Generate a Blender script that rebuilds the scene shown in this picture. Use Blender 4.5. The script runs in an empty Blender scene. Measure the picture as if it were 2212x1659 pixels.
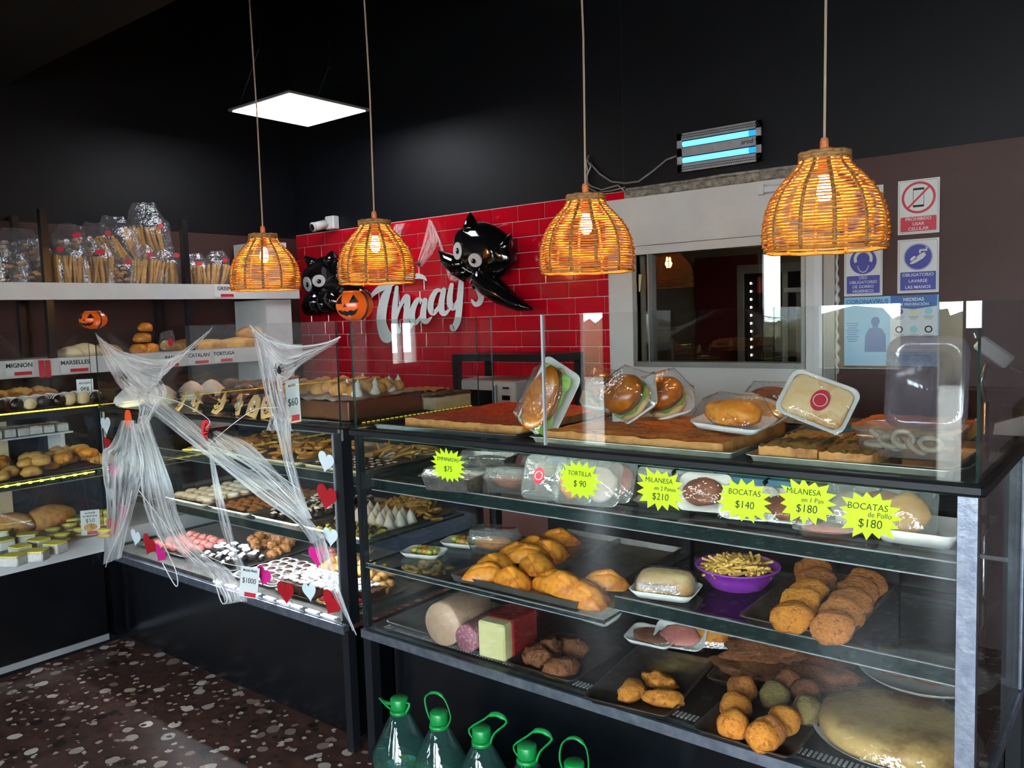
import bpy, bmesh, math, random
from mathutils import Vector, Matrix, Euler, noise
random.seed(11)
R = math.radians
scene = bpy.context.scene
COL = scene.collection

# ---------------------------------------------------------------- camera, sky, daylight, exposure
CX, CY, FPX, EYE = 1106.0, 829.5, 1790.3, 1.60
YAW, PITCH, ROLL = R(38.490), R(4.720), R(-1.809)
_F = Vector((-math.sin(YAW)*math.cos(PITCH), math.cos(YAW)*math.cos(PITCH), -math.sin(PITCH)))
_R0 = Vector((math.cos(YAW), math.sin(YAW), 0)); _U0 = _R0.cross(_F)
_R = _R0*math.cos(ROLL) + _U0*math.sin(ROLL); _U = -_R0*math.sin(ROLL) + _U0*math.cos(ROLL)
CAM = Vector((0, 0, EYE))
cd = bpy.data.cameras.new('camera'); cam = bpy.data.objects.new('camera', cd); COL.objects.link(cam)
cd.sensor_width = 36; cd.lens = FPX/2212*36; cd.clip_start = .02; cd.clip_end = 100
cam.matrix_world = Matrix(((_R.x, _U.x, -_F.x, 0), (_R.y, _U.y, -_F.y, 0), (_R.z, _U.z, -_F.z, EYE), (0, 0, 0, 1)))
scene.camera = cam
scene.view_settings.view_transform = 'Standard'; scene.view_settings.look = 'None'
scene.view_settings.gamma = 1; scene.view_settings.use_curve_mapping = False
scene.view_settings.exposure = -0.1
scene.cycles.max_bounces = 7; scene.cycles.diffuse_bounces = 3; scene.cycles.glossy_bounces = 4
scene.cycles.transparent_max_bounces = 24; scene.cycles.transmission_bounces = 4
scene.cycles.sample_clamp_indirect = 6
scene.cycles.caustics_reflective = False; scene.cycles.caustics_refractive = False
SKY = 31.0
wd = bpy.data.worlds.new('sky'); scene.world = wd; wd.use_nodes = True
bg = wd.node_tree.nodes['Background']; bg.inputs[0].default_value = (.80, .90, 1.0, 1); bg.inputs[1].default_value = SKY
def portal(name, c, sx, sy, rot):            # guides the sky's light through an opening of the shop front
    l = bpy.data.lights.new(name, 'AREA'); l.shape = 'RECTANGLE'; l.size = sx; l.size_y = sy; l.cycles.is_portal = True
    o = bpy.data.objects.new(name, l); COL.objects.link(o); o.location = c; o.rotation_euler = rot

def ray(px, py): return _F*FPX + _R*(px-CX) - _U*(py-CY)
def onz(px, py, z): d = ray(px, py); return CAM + d*((z-EYE)/d.z)
def ony(px, py, y): d = ray(px, py); return CAM + d*(y/d.y)
def onx(px, py, x): d = ray(px, py); return CAM + d*(x/d.x)

# ---------------------------------------------------------------- materials
def lin(h):
    if not isinstance(h, str): return (h[0], h[1], h[2], 1)
    c = [int(h[i:i+2], 16)/255 for i in (0, 2, 4)]
    return tuple(x/12.92 if x <= .04045 else ((x+.055)/1.055)**2.4 for x in c) + (1,)
MT = {}
def _new(name):
    m = bpy.data.materials.new(name); m.use_nodes = True; nt = m.node_tree
    for n in list(nt.nodes): nt.nodes.remove(n)
    out = nt.nodes.new('ShaderNodeOutputMaterial'); MT[name] = m
    return m, nt, out
def _noise(nt, sc, detail=4, rough=.6, coord='Object', scale3=None):
    tc = nt.nodes.new('ShaderNodeTexCoord'); n = nt.nodes.new('ShaderNodeTexNoise')
    n.inputs['Scale'].default_value = sc; n.inputs['Detail'].default_value = detail; n.inputs['Roughness'].default_value = rough
    if scale3:
        mp = nt.nodes.new('ShaderNodeMapping'); mp.inputs['Scale'].default_value = scale3
        nt.links.new(tc.outputs[coord], mp.inputs[0]); nt.links.new(mp.outputs[0], n.inputs['Vector'])
    else: nt.links.new(tc.outputs[coord], n.inputs['Vector'])
    return n
def _ramp(nt, src, stops):
    r = nt.nodes.new('ShaderNodeValToRGB'); cr = r.color_ramp
    while len(cr.elements) < len(stops): cr.elements.new(.5)
    for e, (p, c) in zip(cr.elements, stops): e.position = p; e.color = lin(c)
    nt.links.new(src, r.inputs[0]); return r
def pm(name, c1, c2=None, sc=25, rough=.5, metal=0, bump=0, bsc=None, spec=.5, coat=0, lo=.35, hi=.65, sss=0, emit=None, es=0, trans=0, rnd=0, scale3=None, coord='Object', c3=None):
    m, nt, out = _new(name); b = nt.nodes.new('ShaderNodeBsdfPrincipled'); nt.links.new(b.outputs[0], out.inputs[0])
    b.inputs['Roughness'].default_value = rough; b.inputs['Metallic'].default_value = metal
    b.inputs['Specular IOR Level'].default_value = spec; b.inputs['Coat Weight'].default_value = coat; b.inputs['Coat Roughness'].default_value = .08
    if sss: b.inputs['Subsurface Weight'].default_value = sss; b.inputs['Subsurface Radius'].default_value = (.01, .006, .004)
    if emit: b.inputs['Emission Color'].default_value = lin(emit); b.inputs['Emission Strength'].default_value = es
    if trans: b.inputs['Transmission Weight'].default_value = trans
    b.inputs['Base Color'].default_value = lin(c1); src = None
    if c2:
        n = _noise(nt, sc, scale3=scale3, coord=coord)
        st = [(lo, c1), (hi, c2)] if not c3 else [(lo, c1), ((lo+hi)/2, c2), (hi, c3)]
        src = _ramp(nt, n.outputs[0], st).outputs[0]
    if rnd:
        oi = nt.nodes.new('ShaderNodeObjectInfo'); hs = nt.nodes.new('ShaderNodeHueSaturation')
        ma = nt.nodes.new('ShaderNodeMapRange'); ma.inputs[3].default_value = 1-rnd; ma.inputs[4].default_value = 1+rnd
        nt.links.new(oi.outputs['Random'], ma.inputs[0]); nt.links.new(ma.outputs[0], hs.inputs['Value'])
        if src: nt.links.new(src, hs.inputs['Color'])
        else: hs.inputs['Color'].default_value = lin(c1)
        src = hs.outputs[0]
    if src: nt.links.new(src, b.inputs['Base Color'])
    if bump:
        n = _noise(nt, bsc or sc*2, detail=5, coord=coord, scale3=scale3); bp = nt.nodes.new('ShaderNodeBump')
        bp.inputs['Strength'].default_value = bump; bp.inputs['Distance'].default_value = .01
        nt.links.new(n.outputs[0], bp.inputs['Height']); nt.links.new(bp.outputs[0], b.inputs['Normal'])
    return m
def emi(name, c, s):
    m, nt, out = _new(name); e = nt.nodes.new('ShaderNodeEmission'); e.inputs[0].default_value = lin(c); e.inputs[1].default_value = s
    nt.links.new(e.outputs[0], out.inputs[0]); return m
def thin(name, tint=(1, 1, 1), f0=.045, rough=.0, body=0, bodyc='ffffff', bump=0, bsc=30, k=.95):
    """thin clear sheet: lets light straight through, mirrors by Fresnel, with an optional haze of diffuse body"""
    m, nt, out = _new(name); N = nt.nodes.new; L = nt.links.new
    tr = N('ShaderNodeBsdfTransparent'); tr.inputs[0].default_value = (*tint, 1)
    gl = N('ShaderNodeBsdfGlossy'); gl.inputs['Roughness'].default_value = rough
    lw = N('ShaderNodeLayerWeight'); lw.inputs[0].default_value = .5
    p = N('ShaderNodeMath'); p.operation = 'POWER'; p.inputs[1].default_value = 5
    a = N('ShaderNodeMath'); a.operation = 'MULTIPLY_ADD'; a.inputs[1].default_value = k-f0; a.inputs[2].default_value = f0
    mx = N('ShaderNodeMixShader'); L(lw.outputs['Facing'], p.inputs[0]); L(p.outputs[0], a.inputs[0]); L(a.outputs[0], mx.inputs[0])
    base = tr.outputs[0]
    if body:
        df = N('ShaderNodeBsdfDiffuse'); df.inputs[0].default_value = lin(bodyc); m2 = N('ShaderNodeMixShader'); m2.inputs[0].default_value = body
        L(tr.outputs[0], m2.inputs[1]); L(df.outputs[0], m2.inputs[2]); base = m2.outputs[0]
    L(base, mx.inputs[1]); L(gl.outputs[0], mx.inputs[2]); L(mx.outputs[0], out.inputs[0])
    if bump:
        n = _noise(nt, bsc, detail=3); bp = N('ShaderNodeBump'); bp.inputs['Strength'].default_value = bump; bp.inputs['Distance'].default_value = .01
        L(n.outputs[0], bp.inputs['Height']); L(bp.outputs[0], gl.inputs['Normal']); L(bp.outputs[0], lw.inputs['Normal'])
    return m
def lucent(name, c, w=.35, c2=None, sc=40):
    m, nt, out = _new(name); N = nt.nodes.new; L = nt.links.new
    d = N('ShaderNodeBsdfDiffuse'); t = N('ShaderNodeBsdfTranslucent'); mx = N('ShaderNodeMixShader'); mx.inputs[0].default_value = w
    d.inputs[0].default_value = t.inputs[0].default_value = lin(c)
    if c2:
        r = _ramp(nt, _noise(nt, sc).outputs[0], [(.35, c), (.65, c2)]); L(r.outputs[0], d.inputs[0]); L(r.outputs[0], t.inputs[0])
    L(d.outputs[0], mx.inputs[1]); L(t.outputs[0], mx.inputs[2]); L(mx.outputs[0], out.inputs[0]); return m
def webmat(name, c, lo, hi, amax):
    """cobweb gauze: white fibres, streaked along the pull (UV v), see-through between"""
    m, nt, out = _new(name); N = nt.nodes.new; L = nt.links.new
    n = _noise(nt, 1, detail=5, rough=.7, coord='UV', scale3=(7, 2.2, 1)); rp = _ramp(nt, n.outputs[0], [(lo, '000000'), (hi, 'ffffff')])
    n2 = _noise(nt, 1, detail=3, rough=.6, coord='UV', scale3=(5, 3, 1)); ad = N('ShaderNodeMath'); ad.operation = 'MULTIPLY'
    L(rp.outputs[0], ad.inputs[0]); L(n2.outputs[0], ad.inputs[1])
    mm = N('ShaderNodeMath'); mm.operation = 'MULTIPLY_ADD'; mm.inputs[1].default_value = amax*1.5; mm.inputs[2].default_value = .05; mm.use_clamp = True
    L(ad.outputs[0], mm.inputs[0])
    d = N('ShaderNodeBsdfDiffuse'); t = N('ShaderNodeBsdfTranslucent'); d.inputs[0].default_value = t.inputs[0].default_value = lin(c)
    m1 = N('ShaderNodeMixShader'); m1.inputs[0].default_value = .4; L(d.outputs[0], m1.inputs[1]); L(t.outputs[0], m1.inputs[2])
    tr = N('ShaderNodeBsdfTransparent'); m2 = N('ShaderNodeMixShader'); L(mm.outputs[0], m2.inputs[0]); L(tr.outputs[0], m2.inputs[1]); L(m1.outputs[0], m2.inputs[2])
    L(m2.outputs[0], out.inputs[0]); return m

def terrazzo(name):
    m, nt, out = _new(name); N = nt.nodes.new; L = nt.links.new
    b = N('ShaderNodeBsdfPrincipled'); b.inputs['Roughness'].default_value = .28; L(b.outputs[0], out.inputs[0])
    tc = N('ShaderNodeTexCoord'); src = None
    base = _ramp(nt, _noise(nt, 14).outputs[0], [(.3, '3a2825'), (.7, '5c3f38')]).outputs[0]
    for sc, cut, cols in ((11.5, .30, ('b7aaa0', 'd8cfc4', '8f7a70', '241d1c')), (23, .26, ('c9bdb2', '9a8378', '2a2221', 'b59a8c'))):
        v = N('ShaderNodeTexVoronoi'); v.feature = 'F1'; v.inputs['Scale'].default_value = sc; v.inputs['Randomness'].default_value = 1
        w = _noise(nt, sc*1.3, detail=2); ad = N('ShaderNodeMixRGB'); ad.blend_type = 'ADD'; ad.inputs[0].default_value = .035
        L(tc.outputs['Object'], ad.inputs[1]); L(w.outputs['Color'], ad.inputs[2]); L(ad.outputs[0], v.inputs['Vector'])
        lt = N('ShaderNodeMath'); lt.operation = 'LESS_THAN'; lt.inputs[1].default_value = cut; L(v.outputs['Distance'], lt.inputs[0])
        sp = N('ShaderNodeSeparateColor'); L(v.outputs['Color'], sp.inputs[0])
        rp = _ramp(nt, sp.outputs[0], [(.0, cols[0]), (.35, cols[1]), (.55, cols[2]), (.8, cols[3])]); rp.color_ramp.interpolation = 'CONSTANT'
        mx = N('ShaderNodeMixRGB'); L(lt.outputs[0], mx.inputs[0]); L(base, mx.inputs[1]); L(rp.outputs[0], mx.inputs[2]); base = mx.outputs[0]
    L(base, b.inputs['Base Color']); return m

terrazzo('terrazzo')
pm('black_wall', '090c13', '080a10', 6, .5, bump=.06, bsc=60, spec=.25)
pm('black_ceiling', '0d0c0d', rough=.8, spec=.2)
pm('brown_wall', '422723', '3b221d', 3, .6, bump=.05, bsc=80)
pm('grout', 'd7a9a6', rough=.7)
pm('red_tile', 'c40d22', 'b50a1e', 8, .10, bump=.03, bsc=14, coat=.3, rnd=.06)
pm('white_paint', 'c9c9c4', 'bdbeba', 3, .45, bump=.03, bsc=90)
pm('white_board', 'cfd0ce', 'c4c6c6', 4, .4)
pm('plaster', 'a39d92', '6f6a61', 30, .9, bump=.6, bsc=60)
pm('beige_wall', '7d7566', '6e6658', 3, .6)
pm('maroon', '5c1420', rough=.5)
pm('frame_grey', '8d8e89', rough=.35, metal=.4)
pm('black_metal', '14161a', rough=.32)
pm('black_panel', '0c0e12', '090a0d', 5, .2, bump=.02, bsc=20)
pm('black_rubber', '101114', rough=.45)
pm('steel', 'b9bcc0', 'a3a7ad', 18, .28, metal=1, scale3=(1, 8, 1))
pm('worn_steel', 'aab0bd', '8890a0', 22, .34, metal=.9, bump=.15, bsc=40)
pm('dark_tray', '6b625b', '564e49', 30, .33, metal=.75)
pm('steel_tray', '9c9993', '827f7a', 14, .3, metal=.8)
pm('black_tray', '17161a', rough=.3)
pm('alu_strip', 'c6c9cb', rough=.3, metal=.6)
pm('navy_panel', '1a2636', rough=.35)
thin('glass', (.975, .99, .985), f0=.05)
thin('glass_shelf', (.86, .94, .92), f0=.06)
pm('glass_edge', '24453f', '18302d', 12, .08, spec=.7)
pm('glass_strip', '1d2f2e', '152423', 9, .12, spec=.7)
thin('window_glass', (.86, .84, .80), f0=.09)
thin('film', (.97, .97, .97), f0=.075, rough=.05, body=.01, bump=1.0, bsc=20, k=.9)
thin('bag_film', (.95, .95, .96), f0=.09, rough=.08, body=.07, bodyc='c9cbd6', bump=1.0, bsc=26, k=.9)
thin('clear_plastic', (.93, .93, .93), f0=.09, rough=.05, body=.17, bodyc='d4d8d2', bump=.4, bsc=20)
thin('smoked_plastic', (.55, .45, .40), f0=.06, rough=.04, body=.08, bodyc='8a6a5a')
thin('hazy_plastic', (.72, .68, .70), f0=.06, rough=.1, body=.2, bodyc='a89da4')
lucent('rattan', 'e0a95f', .32, 'c88d48', 60)
pm('rattan_rib', 'a8793f', '8a5a2c', 50, .7)
pm('rattan_rim', 'b98c58', '8f6233', 60, .7)
pm('cord', 'b9a08c', rough=.6)
pm('socket', 'c47a4a', rough=.5)
emi('bulb', 'ffbd6c', 430)
emi('led_panel', 'f4f8ff', 18)
emi('uv_tube', '2fa8f0', 1.4)
pm('uv_plate', 'a9acb2', '9a9da4', 20, .35, metal=.25)
emi('uv_tube_core', '62ccff', 2.6)
emi('led_white', 'eaf4ff', 170)
emi('led_front', 'eaf4ff', 9)
emi('led_yellow', 'ffe04a', 4)
emi('led_dot', 'ffffff', 8)
webmat('web', 'ffffff', .36, .74, 1.25)
lucent('web_strand', 'ffffff', .3)
pm('paper_white', 'd5d8d6', rough=.6)
pm('paper_fluor', 'c6ee1b', 'bfe816', 3, .6, emit=None)
pm('ink', '17181a', rough=.7)
pm('print_blue', '3d429b', rough=.5)
pm('print_red', 'c32c3f', rough=.5)
pm('print_green', '2e5a45', rough=.5)
pm('poster_blue', '7fb7d6', rough=.5)
pm('poster_dark', '2f63a3', rough=.5)
pm('poster_grey', 'c3cacd', rough=.5)
pm('poster_teal', '8fc4c8', rough=.5)
pm('poster_sand', 'cfc79a', rough=.5)
pm('label_red', 'b8172e', rough=.5)
pm('tag_red', 'c31a31', rough=.5)
pm('heart_red', 'a50f1c', rough=.5)
pm('heart_white', 'd2dfe2', rough=.5)
pm('heart_pink', 'd81f86', rough=.5)
pm('orange_plastic', 'f2661d', 'e8590f', 8, .32, coat=.2, sss=.1)
pm('oval_orange', 'ff5a1e', rough=.5)
pm('oval_red', 'f2343c', rough=.5)
pm('balloon_black', '0b0b0d', rough=.08, coat=.6, bump=.12, bsc=10)
pm('eye_white', 'c9c9c9', rough=.4)
pm('letter_white', 'd3d8d8', rough=.4)
pm('letter_side', '9aa0a3', rough=.5)
pm('cctv_white', 'cfcfcb', rough=.4)
pm('cap_green', '0f8a3e', '0c7a36', 10, .35)
thin('bottle_plastic', (.62, .84, .78), f0=.08, rough=.03, body=.10, bodyc='5f8f86', bump=.35, bsc=14)
pm('purple_plastic', 'a044bd', '9038ad', 8, .25, coat=.3, sss=.1)
pm('foam', 'd9d8d2', 'cfcdc6', 30, .6)
pm('foil', 'c9c6be', 'aaa79e', 30, .25, metal=.9, bump=.4, bsc=60)
pm('appliance_white', 'c6c9ca', rough=.35)
pm('dark_glass', '15171a', rough=.08)
pm('silver', 'a9b3c4', rough=.3, metal=.8)
# food
pm('dough_gold', 'd97e1c', 'e8982f', 22, .45, bump=.35, bsc=40, c3='b35a10', rnd=.1)
pm('crumb', 'a8622a', 'bf7733', 60, .75, bump=.8, bsc=90, c3='80421a', rnd=.14)
pm('crumb_light', 'c8761f', 'da8c30', 60, .75, bump=.8, bsc=90, c3='a85c18', rnd=.1)
pm('crumb_dark', '6a3a1c', '84502a', 60, .75, bump=.8, bsc=90, c3='4c2813', rnd=.12)
pm('crumb_green', '8a7440', '6f6236', 50, .75, bump=.8, bsc=90, rnd=.1)
pm('crust', 'b87a38', 'cc9350', 18, .65, bump=.3, bsc=50, c3='9a6430', rnd=.08)
pm('bread', 'c8923f', 'd9a654', 10, .65, bump=.2, bsc=40, c3='a8702c', rnd=.12)
pm('bread_pale', 'd8bd8e', 'e2cda4', 10, .7, bump=.2, bsc=40, rnd=.08)
pm('bun', '96500f', 'b56516', 12, .3, bump=.1, bsc=30, c3='cb8228', coat=.25, rnd=.1)
pm('bun_side', 'cfa66a', 'dcb980', 20, .7, bump=.2)
pm('tomato_sauce', '8a200c', 'aa3312', 34, .45, bump=.6, bsc=60, c3='bf5420')
pm('cheese_bake', 'b4541c', 'cf8438', 26, .45, bump=.5, bsc=40, c3='8e3410')
pm('greens_bake', '5a4a20', '7a6a34', 40, .55, bump=.6, bsc=60, c3='93361c')
pm('lettuce', '6f9a3a', '8fb65a', 20, .5, bump=.3)
pm('meat', '6b3a24', '83492d', 30, .6, bump=.4)
pm('ham', 'b5625a', 'c47a6e', 20, .5)
pm('fry', 'd9a548', 'e6bd66', 20, .6, rnd=.1)
pm('mortadella', 'c7a78c', 'bd997f', 40, .5, bump=.05)
pm('salami', '9a5a68', 'c59aa0', 90, .5, lo=.5, hi=.62)
pm('cheese', 'd8cf98', 'd2c88c', 10, .45)
pm('cheese_wrap', 'a32a2a', rough=.25, coat=.4)
pm('chocolate', '4a2a1e', '5c3626', 18, .4, bump=.2, rnd=.15)
pm('choc_gloss', '8c4c2a', '6a331a', 20, .25, coat=.4, bump=.2, rnd=.15)
pm('choc_dark', '1f1514', '2b1c1a', 20, .35, bump=.3, rnd=.1)
pm('meringue', 'e6e0da', 'd9d0c8', 20, .6, bump=.2, sss=.1)
pm('cream', 'c9b79c', 'b5a184', 20, .5, bump=.2)
pm('profiterole', 'c98a42', 'd79c56', 16, .55, bump=.25, c3='b5722c', rnd=.1)
pm('choux_cream', 'cfb9a0', 'b9a18a', 30, .5, bump=.3)
pm('cookie', 'b5813c', 'c4934c', 24, .65, bump=.3, c3='8e5c22', rnd=.16)
pm('cookie_dark', '4a2f1c', '5c3c24', 24, .6, bump=.3, rnd=.15)
pm('icing_white', 'e3e3e0', rough=.45)
pm('alfajor', 'cda25a', 'd8b26c', 20, .7, bump=.15, rnd=.08)
pm('alfajor_top', 'd9cf52', 'e2da7a', 14, .6)
pm('coconut', 'd9d9d0', 'c9c9c0', 60, .8, bump=.5)
pm('nut_cluster', '7a3f20', 'b5793c', 60, .4, bump=.9, bsc=70, c3='4c2212')
pm('berry', '9a0f24', 'c42038', 30, .15, coat=.5)
pm('olive', '8f8a2a', 'a39a3c', 20, .3, coat=.3, rnd=.15)
pm('olive_orange', 'b5702a', 'c4853a', 20, .3, coat=.3)
pm('pie_yellow', 'cfa35a', 'dcb66e', 8, .4, bump=.15, c3='ad7f3c')
pm('marshmallow', 'b9a79c', 'cfc2ba', 14, .6, bump=.2)
pm('gingerbread', 'c7a878', 'b9986a', 20, .6)
pm('icing_green', '3c8a5a', rough=.4); pm('icing_purple', '6a3a8a', rough=.4); pm('icing_yellow', 'd8d040', rough=.4); pm('icing_blue', '2f7fae', rough=.4)
pm('cookie_face', '2a2320', rough=.5)
pm('tart', 'c58a44', 'b87a36', 24, .6, bump=.3)
pm('cardboard', '8a6a44', rough=.8)
pm('pavement', 'c4c0b4', 'b4b0a4', 4, .8)
pm('hedge', '4a4632', '5c5238', 6, .9)
pm('bag_grey', '9aa0a6', rough=.35)
pm('flatbread', 'd9b27a', 'e3c494', 10, .6, c3='c08a4a', bump=.2)
def mat(n): return MT[n]
# ---------------------------------------------------------------- mesh builder
_ICO = {}
def ico(sub):
    if sub not in _ICO:
        bm = bmesh.new(); bmesh.ops.create_icosphere(bm, subdivisions=sub, radius=1)
        _ICO[sub] = ([v.co.copy() for v in bm.verts], [tuple(v.index for v in f.verts) for f in bm.faces]); bm.free()
    return _ICO[sub]
class MB:
    def __init__(s): s.v = []; s.f = []; s.m = []; s.uv = None
    def add(s, vs, fs, mi=0, M=None):
        o = len(s.v)
        s.v += [(M @ Vector(p)) for p in vs] if M is not None else [Vector(p) for p in vs]
        s.f += [tuple(i+o for i in f) for f in fs]; s.m += [mi]*len(fs) if isinstance(mi, int) else list(mi); return s
    def box(s, c, d, mi=0, M=None):
        x, y, z = (t/2 for t in d)
        vs = [(c[0]+a*x, c[1]+b*y, c[2]+e*z) for e in (-1, 1) for b in (-1, 1) for a in (-1, 1)]
        return s.add(vs, [(0, 2, 3, 1), (4, 5, 7, 6), (0, 1, 5, 4), (2, 6, 7, 3), (0, 4, 6, 2), (1, 3, 7, 5)], mi, M)
    def bb(s, lo, hi, mi=0, M=None): return s.box([(a+b)/2 for a, b in zip(lo, hi)], [b-a for a, b in zip(lo, hi)], mi, M)
    def cbox(s, c, d, r=.003, mi=0, M=None):   # box with chamfered edges
        x, y, z = (t/2 for t in d); r = min(r, x*.9, y*.9, z*.9)
        bm = bmesh.new(); bmesh.ops.create_cube(bm, size=1)
        for v in bm.verts: v.co = Vector((v.co.x*2*x, v.co.y*2*y, v.co.z*2*z))
        bmesh.ops.bevel(bm, geom=bm.edges[:], offset=r, segments=1, affect='EDGES', profile=.5)
        bm.verts.index_update(); C = Vector(c)
        s.add([v.co+C for v in bm.verts], [tuple(v.index for v in f.verts) for f in bm.faces], mi, M); bm.free(); return s
    def tube(s, path, r, n=6, closed=False, caps=True, mi=0, M=None, flat=1.0):
        P = [Vector(p) for p in path]; k = len(P); rr = r if isinstance(r, (list, tuple)) else [r]*k
        vs = []; fs = []; up = None
        for i in range(k):
            a = P[(i-1) % k] if (closed or i > 0) else P[i]; b = P[(i+1) % k] if (closed or i < k-1) else P[i]
            t = (b-a); t = t.normalized() if t.length > 1e-9 else Vector((0, 0, 1))
            if up is None: up = Vector((0, 0, 1)) if abs(t.z) < .9 else Vector((1, 0, 0))
            sd = t.cross(up); sd = sd.normalized() if sd.length > 1e-6 else t.orthogonal().normalized(); up = sd.cross(t).normalized()
            for j in range(n):
                q = 2*math.pi*j/n; vs.append(P[i] + sd*math.cos(q)*rr[i] + up*math.sin(q)*rr[i]*flat)
        for i in range(k if closed else k-1):
            for j in range(n):
                a = i*n+j; b = i*n+(j+1) % n; c = ((i+1) % k)*n+(j+1) % n; d = ((i+1) % k)*n+j; fs.append((a, b, c, d))
        if caps and not closed: fs += [tuple(range(n-1, -1, -1)), tuple((k-1)*n+j for j in range(n))]
        return s.add(vs, fs, mi, M)
    def cyl(s, a, b, r, r2=None, n=16, mi=0, M=None): return s.tube([a, b], [r, r if r2 is None else r2], n, mi=mi, M=M)
    def lathe(s, prof, n=24, mi=0, M=None, cap0=True, cap1=True, wob=0, seed=0):
        vs = []; fs = []
        for r, z in prof:
            for j in range(n):
                q = 2*math.pi*j/n; w = 1 + (wob*noise.noise(Vector((math.cos(q)*2, math.sin(q)*2, z*20+seed))) if wob else 0)
                vs.append((r*w*math.cos(q), r*w*math.sin(q), z))
        for i in range(len(prof)-1):
            for j in range(n): fs.append((i*n+j, i*n+(j+1) % n, (i+1)*n+(j+1) % n, (i+1)*n+j))
        if cap0: fs.append(tuple(range(n-1, -1, -1)))
        if cap1: fs.append(tuple((len(prof)-1)*n+j for j in range(n)))
        return s.add(vs, fs, mi, M)
    def loft(s, secs, k=4, mi=0, M=None, cap0=True, cap1=True, crimp=0):
        """rounded-rectangle sections (w, d, r, z)"""
        vs = []; fs = []; n = 4*(k+1)
        for q, (w, d, r, z) in enumerate(secs):
            r = min(r, w/2-1e-4, d/2-1e-4)
            for c, (sx, sy) in enumerate(((1, 1), (-1, 1), (-1, -1), (1, -1))):
                for i in range(k+1):
                    a = math.pi/2*(c+i/k); vs.append((sx*(w/2-r)+r*math.cos(a), sy*(d/2-r)+r*math.sin(a), z))
        for i in range(len(secs)-1):
            for j in range(n): fs.append((i*n+j, i*n+(j+1) % n, (i+1)*n+(j+1) % n, (i+1)*n+j))
        if cap0: fs.append(tuple(range(n-1, -1, -1)))
        if cap1: fs.append(tuple((len(secs)-1)*n+j for j in range(n)))
        return s.add(vs, fs, mi, M)
    def prism(s, poly, z0, z1, mi=0, M=None, mside=None):
        n = len(poly); vs = [(x, y, z0) for x, y in poly] + [(x, y, z1) for x, y in poly]
        fs = [tuple(range(n-1, -1, -1)), tuple(range(n, 2*n))] + [(i, (i+1) % n, n+(i+1) % n, n+i) for i in range(n)]
        ms = mi if mside is None else [mi, mi]+[mside]*n
        return s.add(vs, fs, ms, M)
    def blob(s, c, r, seed=0, amp=.15, freq=1.6, sub=3, mi=0, M=None, fine=0, flatbot=None):
        V, Fa = ico(sub); o = Vector((seed*7.31, seed*3.17, seed*1.9)); vs = []
        for p in V:
            k = 1+amp*noise.noise(p*freq+o) + (fine*noise.noise(p*freq*4+o) if fine else 0)
            q = Vector((p.x*r[0], p.y*r[1], p.z*r[2]))*k
            if flatbot is not None and q.z < -flatbot*r[2]: q.z = -flatbot*r[2] + (q.z+flatbot*r[2])*.12
            vs.append(q+Vector(c))
        return s.add(vs, Fa, mi, M)
    def grid(s, fn, nu, nv, mi=0, M=None, uv=False, closed_u=False):
        vs = [fn(i/nu, j/nv) for j in range(nv+1) for i in range(nu+1)]; w = nu+1
        fs = [(j*w+i, j*w+i+1, (j+1)*w+i+1, (j+1)*w+i) for j in range(nv) for i in range(nu)]
        if uv:
            if s.uv is None: s.uv = [(0, 0)]*len(s.v)
            s.uv += [(i/nu, j/nv) for j in range(nv+1) for i in range(nu+1)]
        return s.add(vs, fs, mi, M)
    def mesh(s, name, mats, smooth=False, ang=None):
        me = bpy.data.meshes.new(name); me.from_pydata([tuple(p) for p in s.v], [], s.f)
        for m_ in (mats if isinstance(mats, (list, tuple)) else [mats]): me.materials.append(mat(m_))
        if any(s.m): me.polygons.foreach_set('material_index', s.m)
        if smooth: me.polygons.foreach_set('use_smooth', [True]*len(s.f))
        if s.uv:
            ul = me.uv_layers.new(name='UVMap')
            for lp in me.loops: ul.data[lp.index].uv = s.uv[lp.vertex_index]
        me.update(); return me
def empty(name, loc=(0, 0, 0), rot=(0, 0, 0)):
    o = bpy.data.objects.new(name, None); o.empty_display_size = .05; COL.objects.link(o); o.location = loc
    o.rotation_euler = rot if not isinstance(rot, (int, float)) else (0, 0, rot); return o
def tag(o, label, cat, group=None):
    o['label'] = label; o['category'] = cat
    if group: o['group'] = group
    return o
def thing(name, label, cat, loc=(0, 0, 0), rot=0, group=None): return tag(empty(name, loc, rot), label, cat, group)
def part(name, mb, mats, parent=None, smooth=False, loc=None, rot=None, label=None):
    me = mb if isinstance(mb, bpy.types.Mesh) else mb.mesh(name, mats, smooth)
    o = bpy.data.objects.new(name, me); COL.objects.link(o)
    if parent: o.parent = parent
    if loc is not None: o.location = loc
    if rot is not None: o.rotation_euler = rot if not isinstance(rot, (int, float)) else (0, 0, rot)
    if label: o['label'] = label
    return o
def struct(name, mb, mats, smooth=False, parent=None):
    o = part(name, mb, mats, parent, smooth)
    if not parent: o['kind'] = 'structure'
    return o
def single(name, mb, mats, label, cat, loc=(0, 0, 0), rot=0, group=None, smooth=False):
    return tag(part(name, mb, mats, None, smooth, loc, rot), label, cat, group)
def dup(root, loc, rot=0, label=None, group=None, scale=None):
    def cp(o, par):
        c = o.copy(); COL.objects.link(c)
        if par: c.parent = par
        for ch in o.children: cp(ch, c)
        return c
    r = cp(root, None); r.location = loc; r.rotation_euler = rot if not isinstance(rot, (int, float)) else (0, 0, rot)
    if scale: r.scale = scale if not isinstance(scale, (int, float)) else (scale,)*3
    if label: r['label'] = label
    if group: r['group'] = group
    return r
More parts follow.
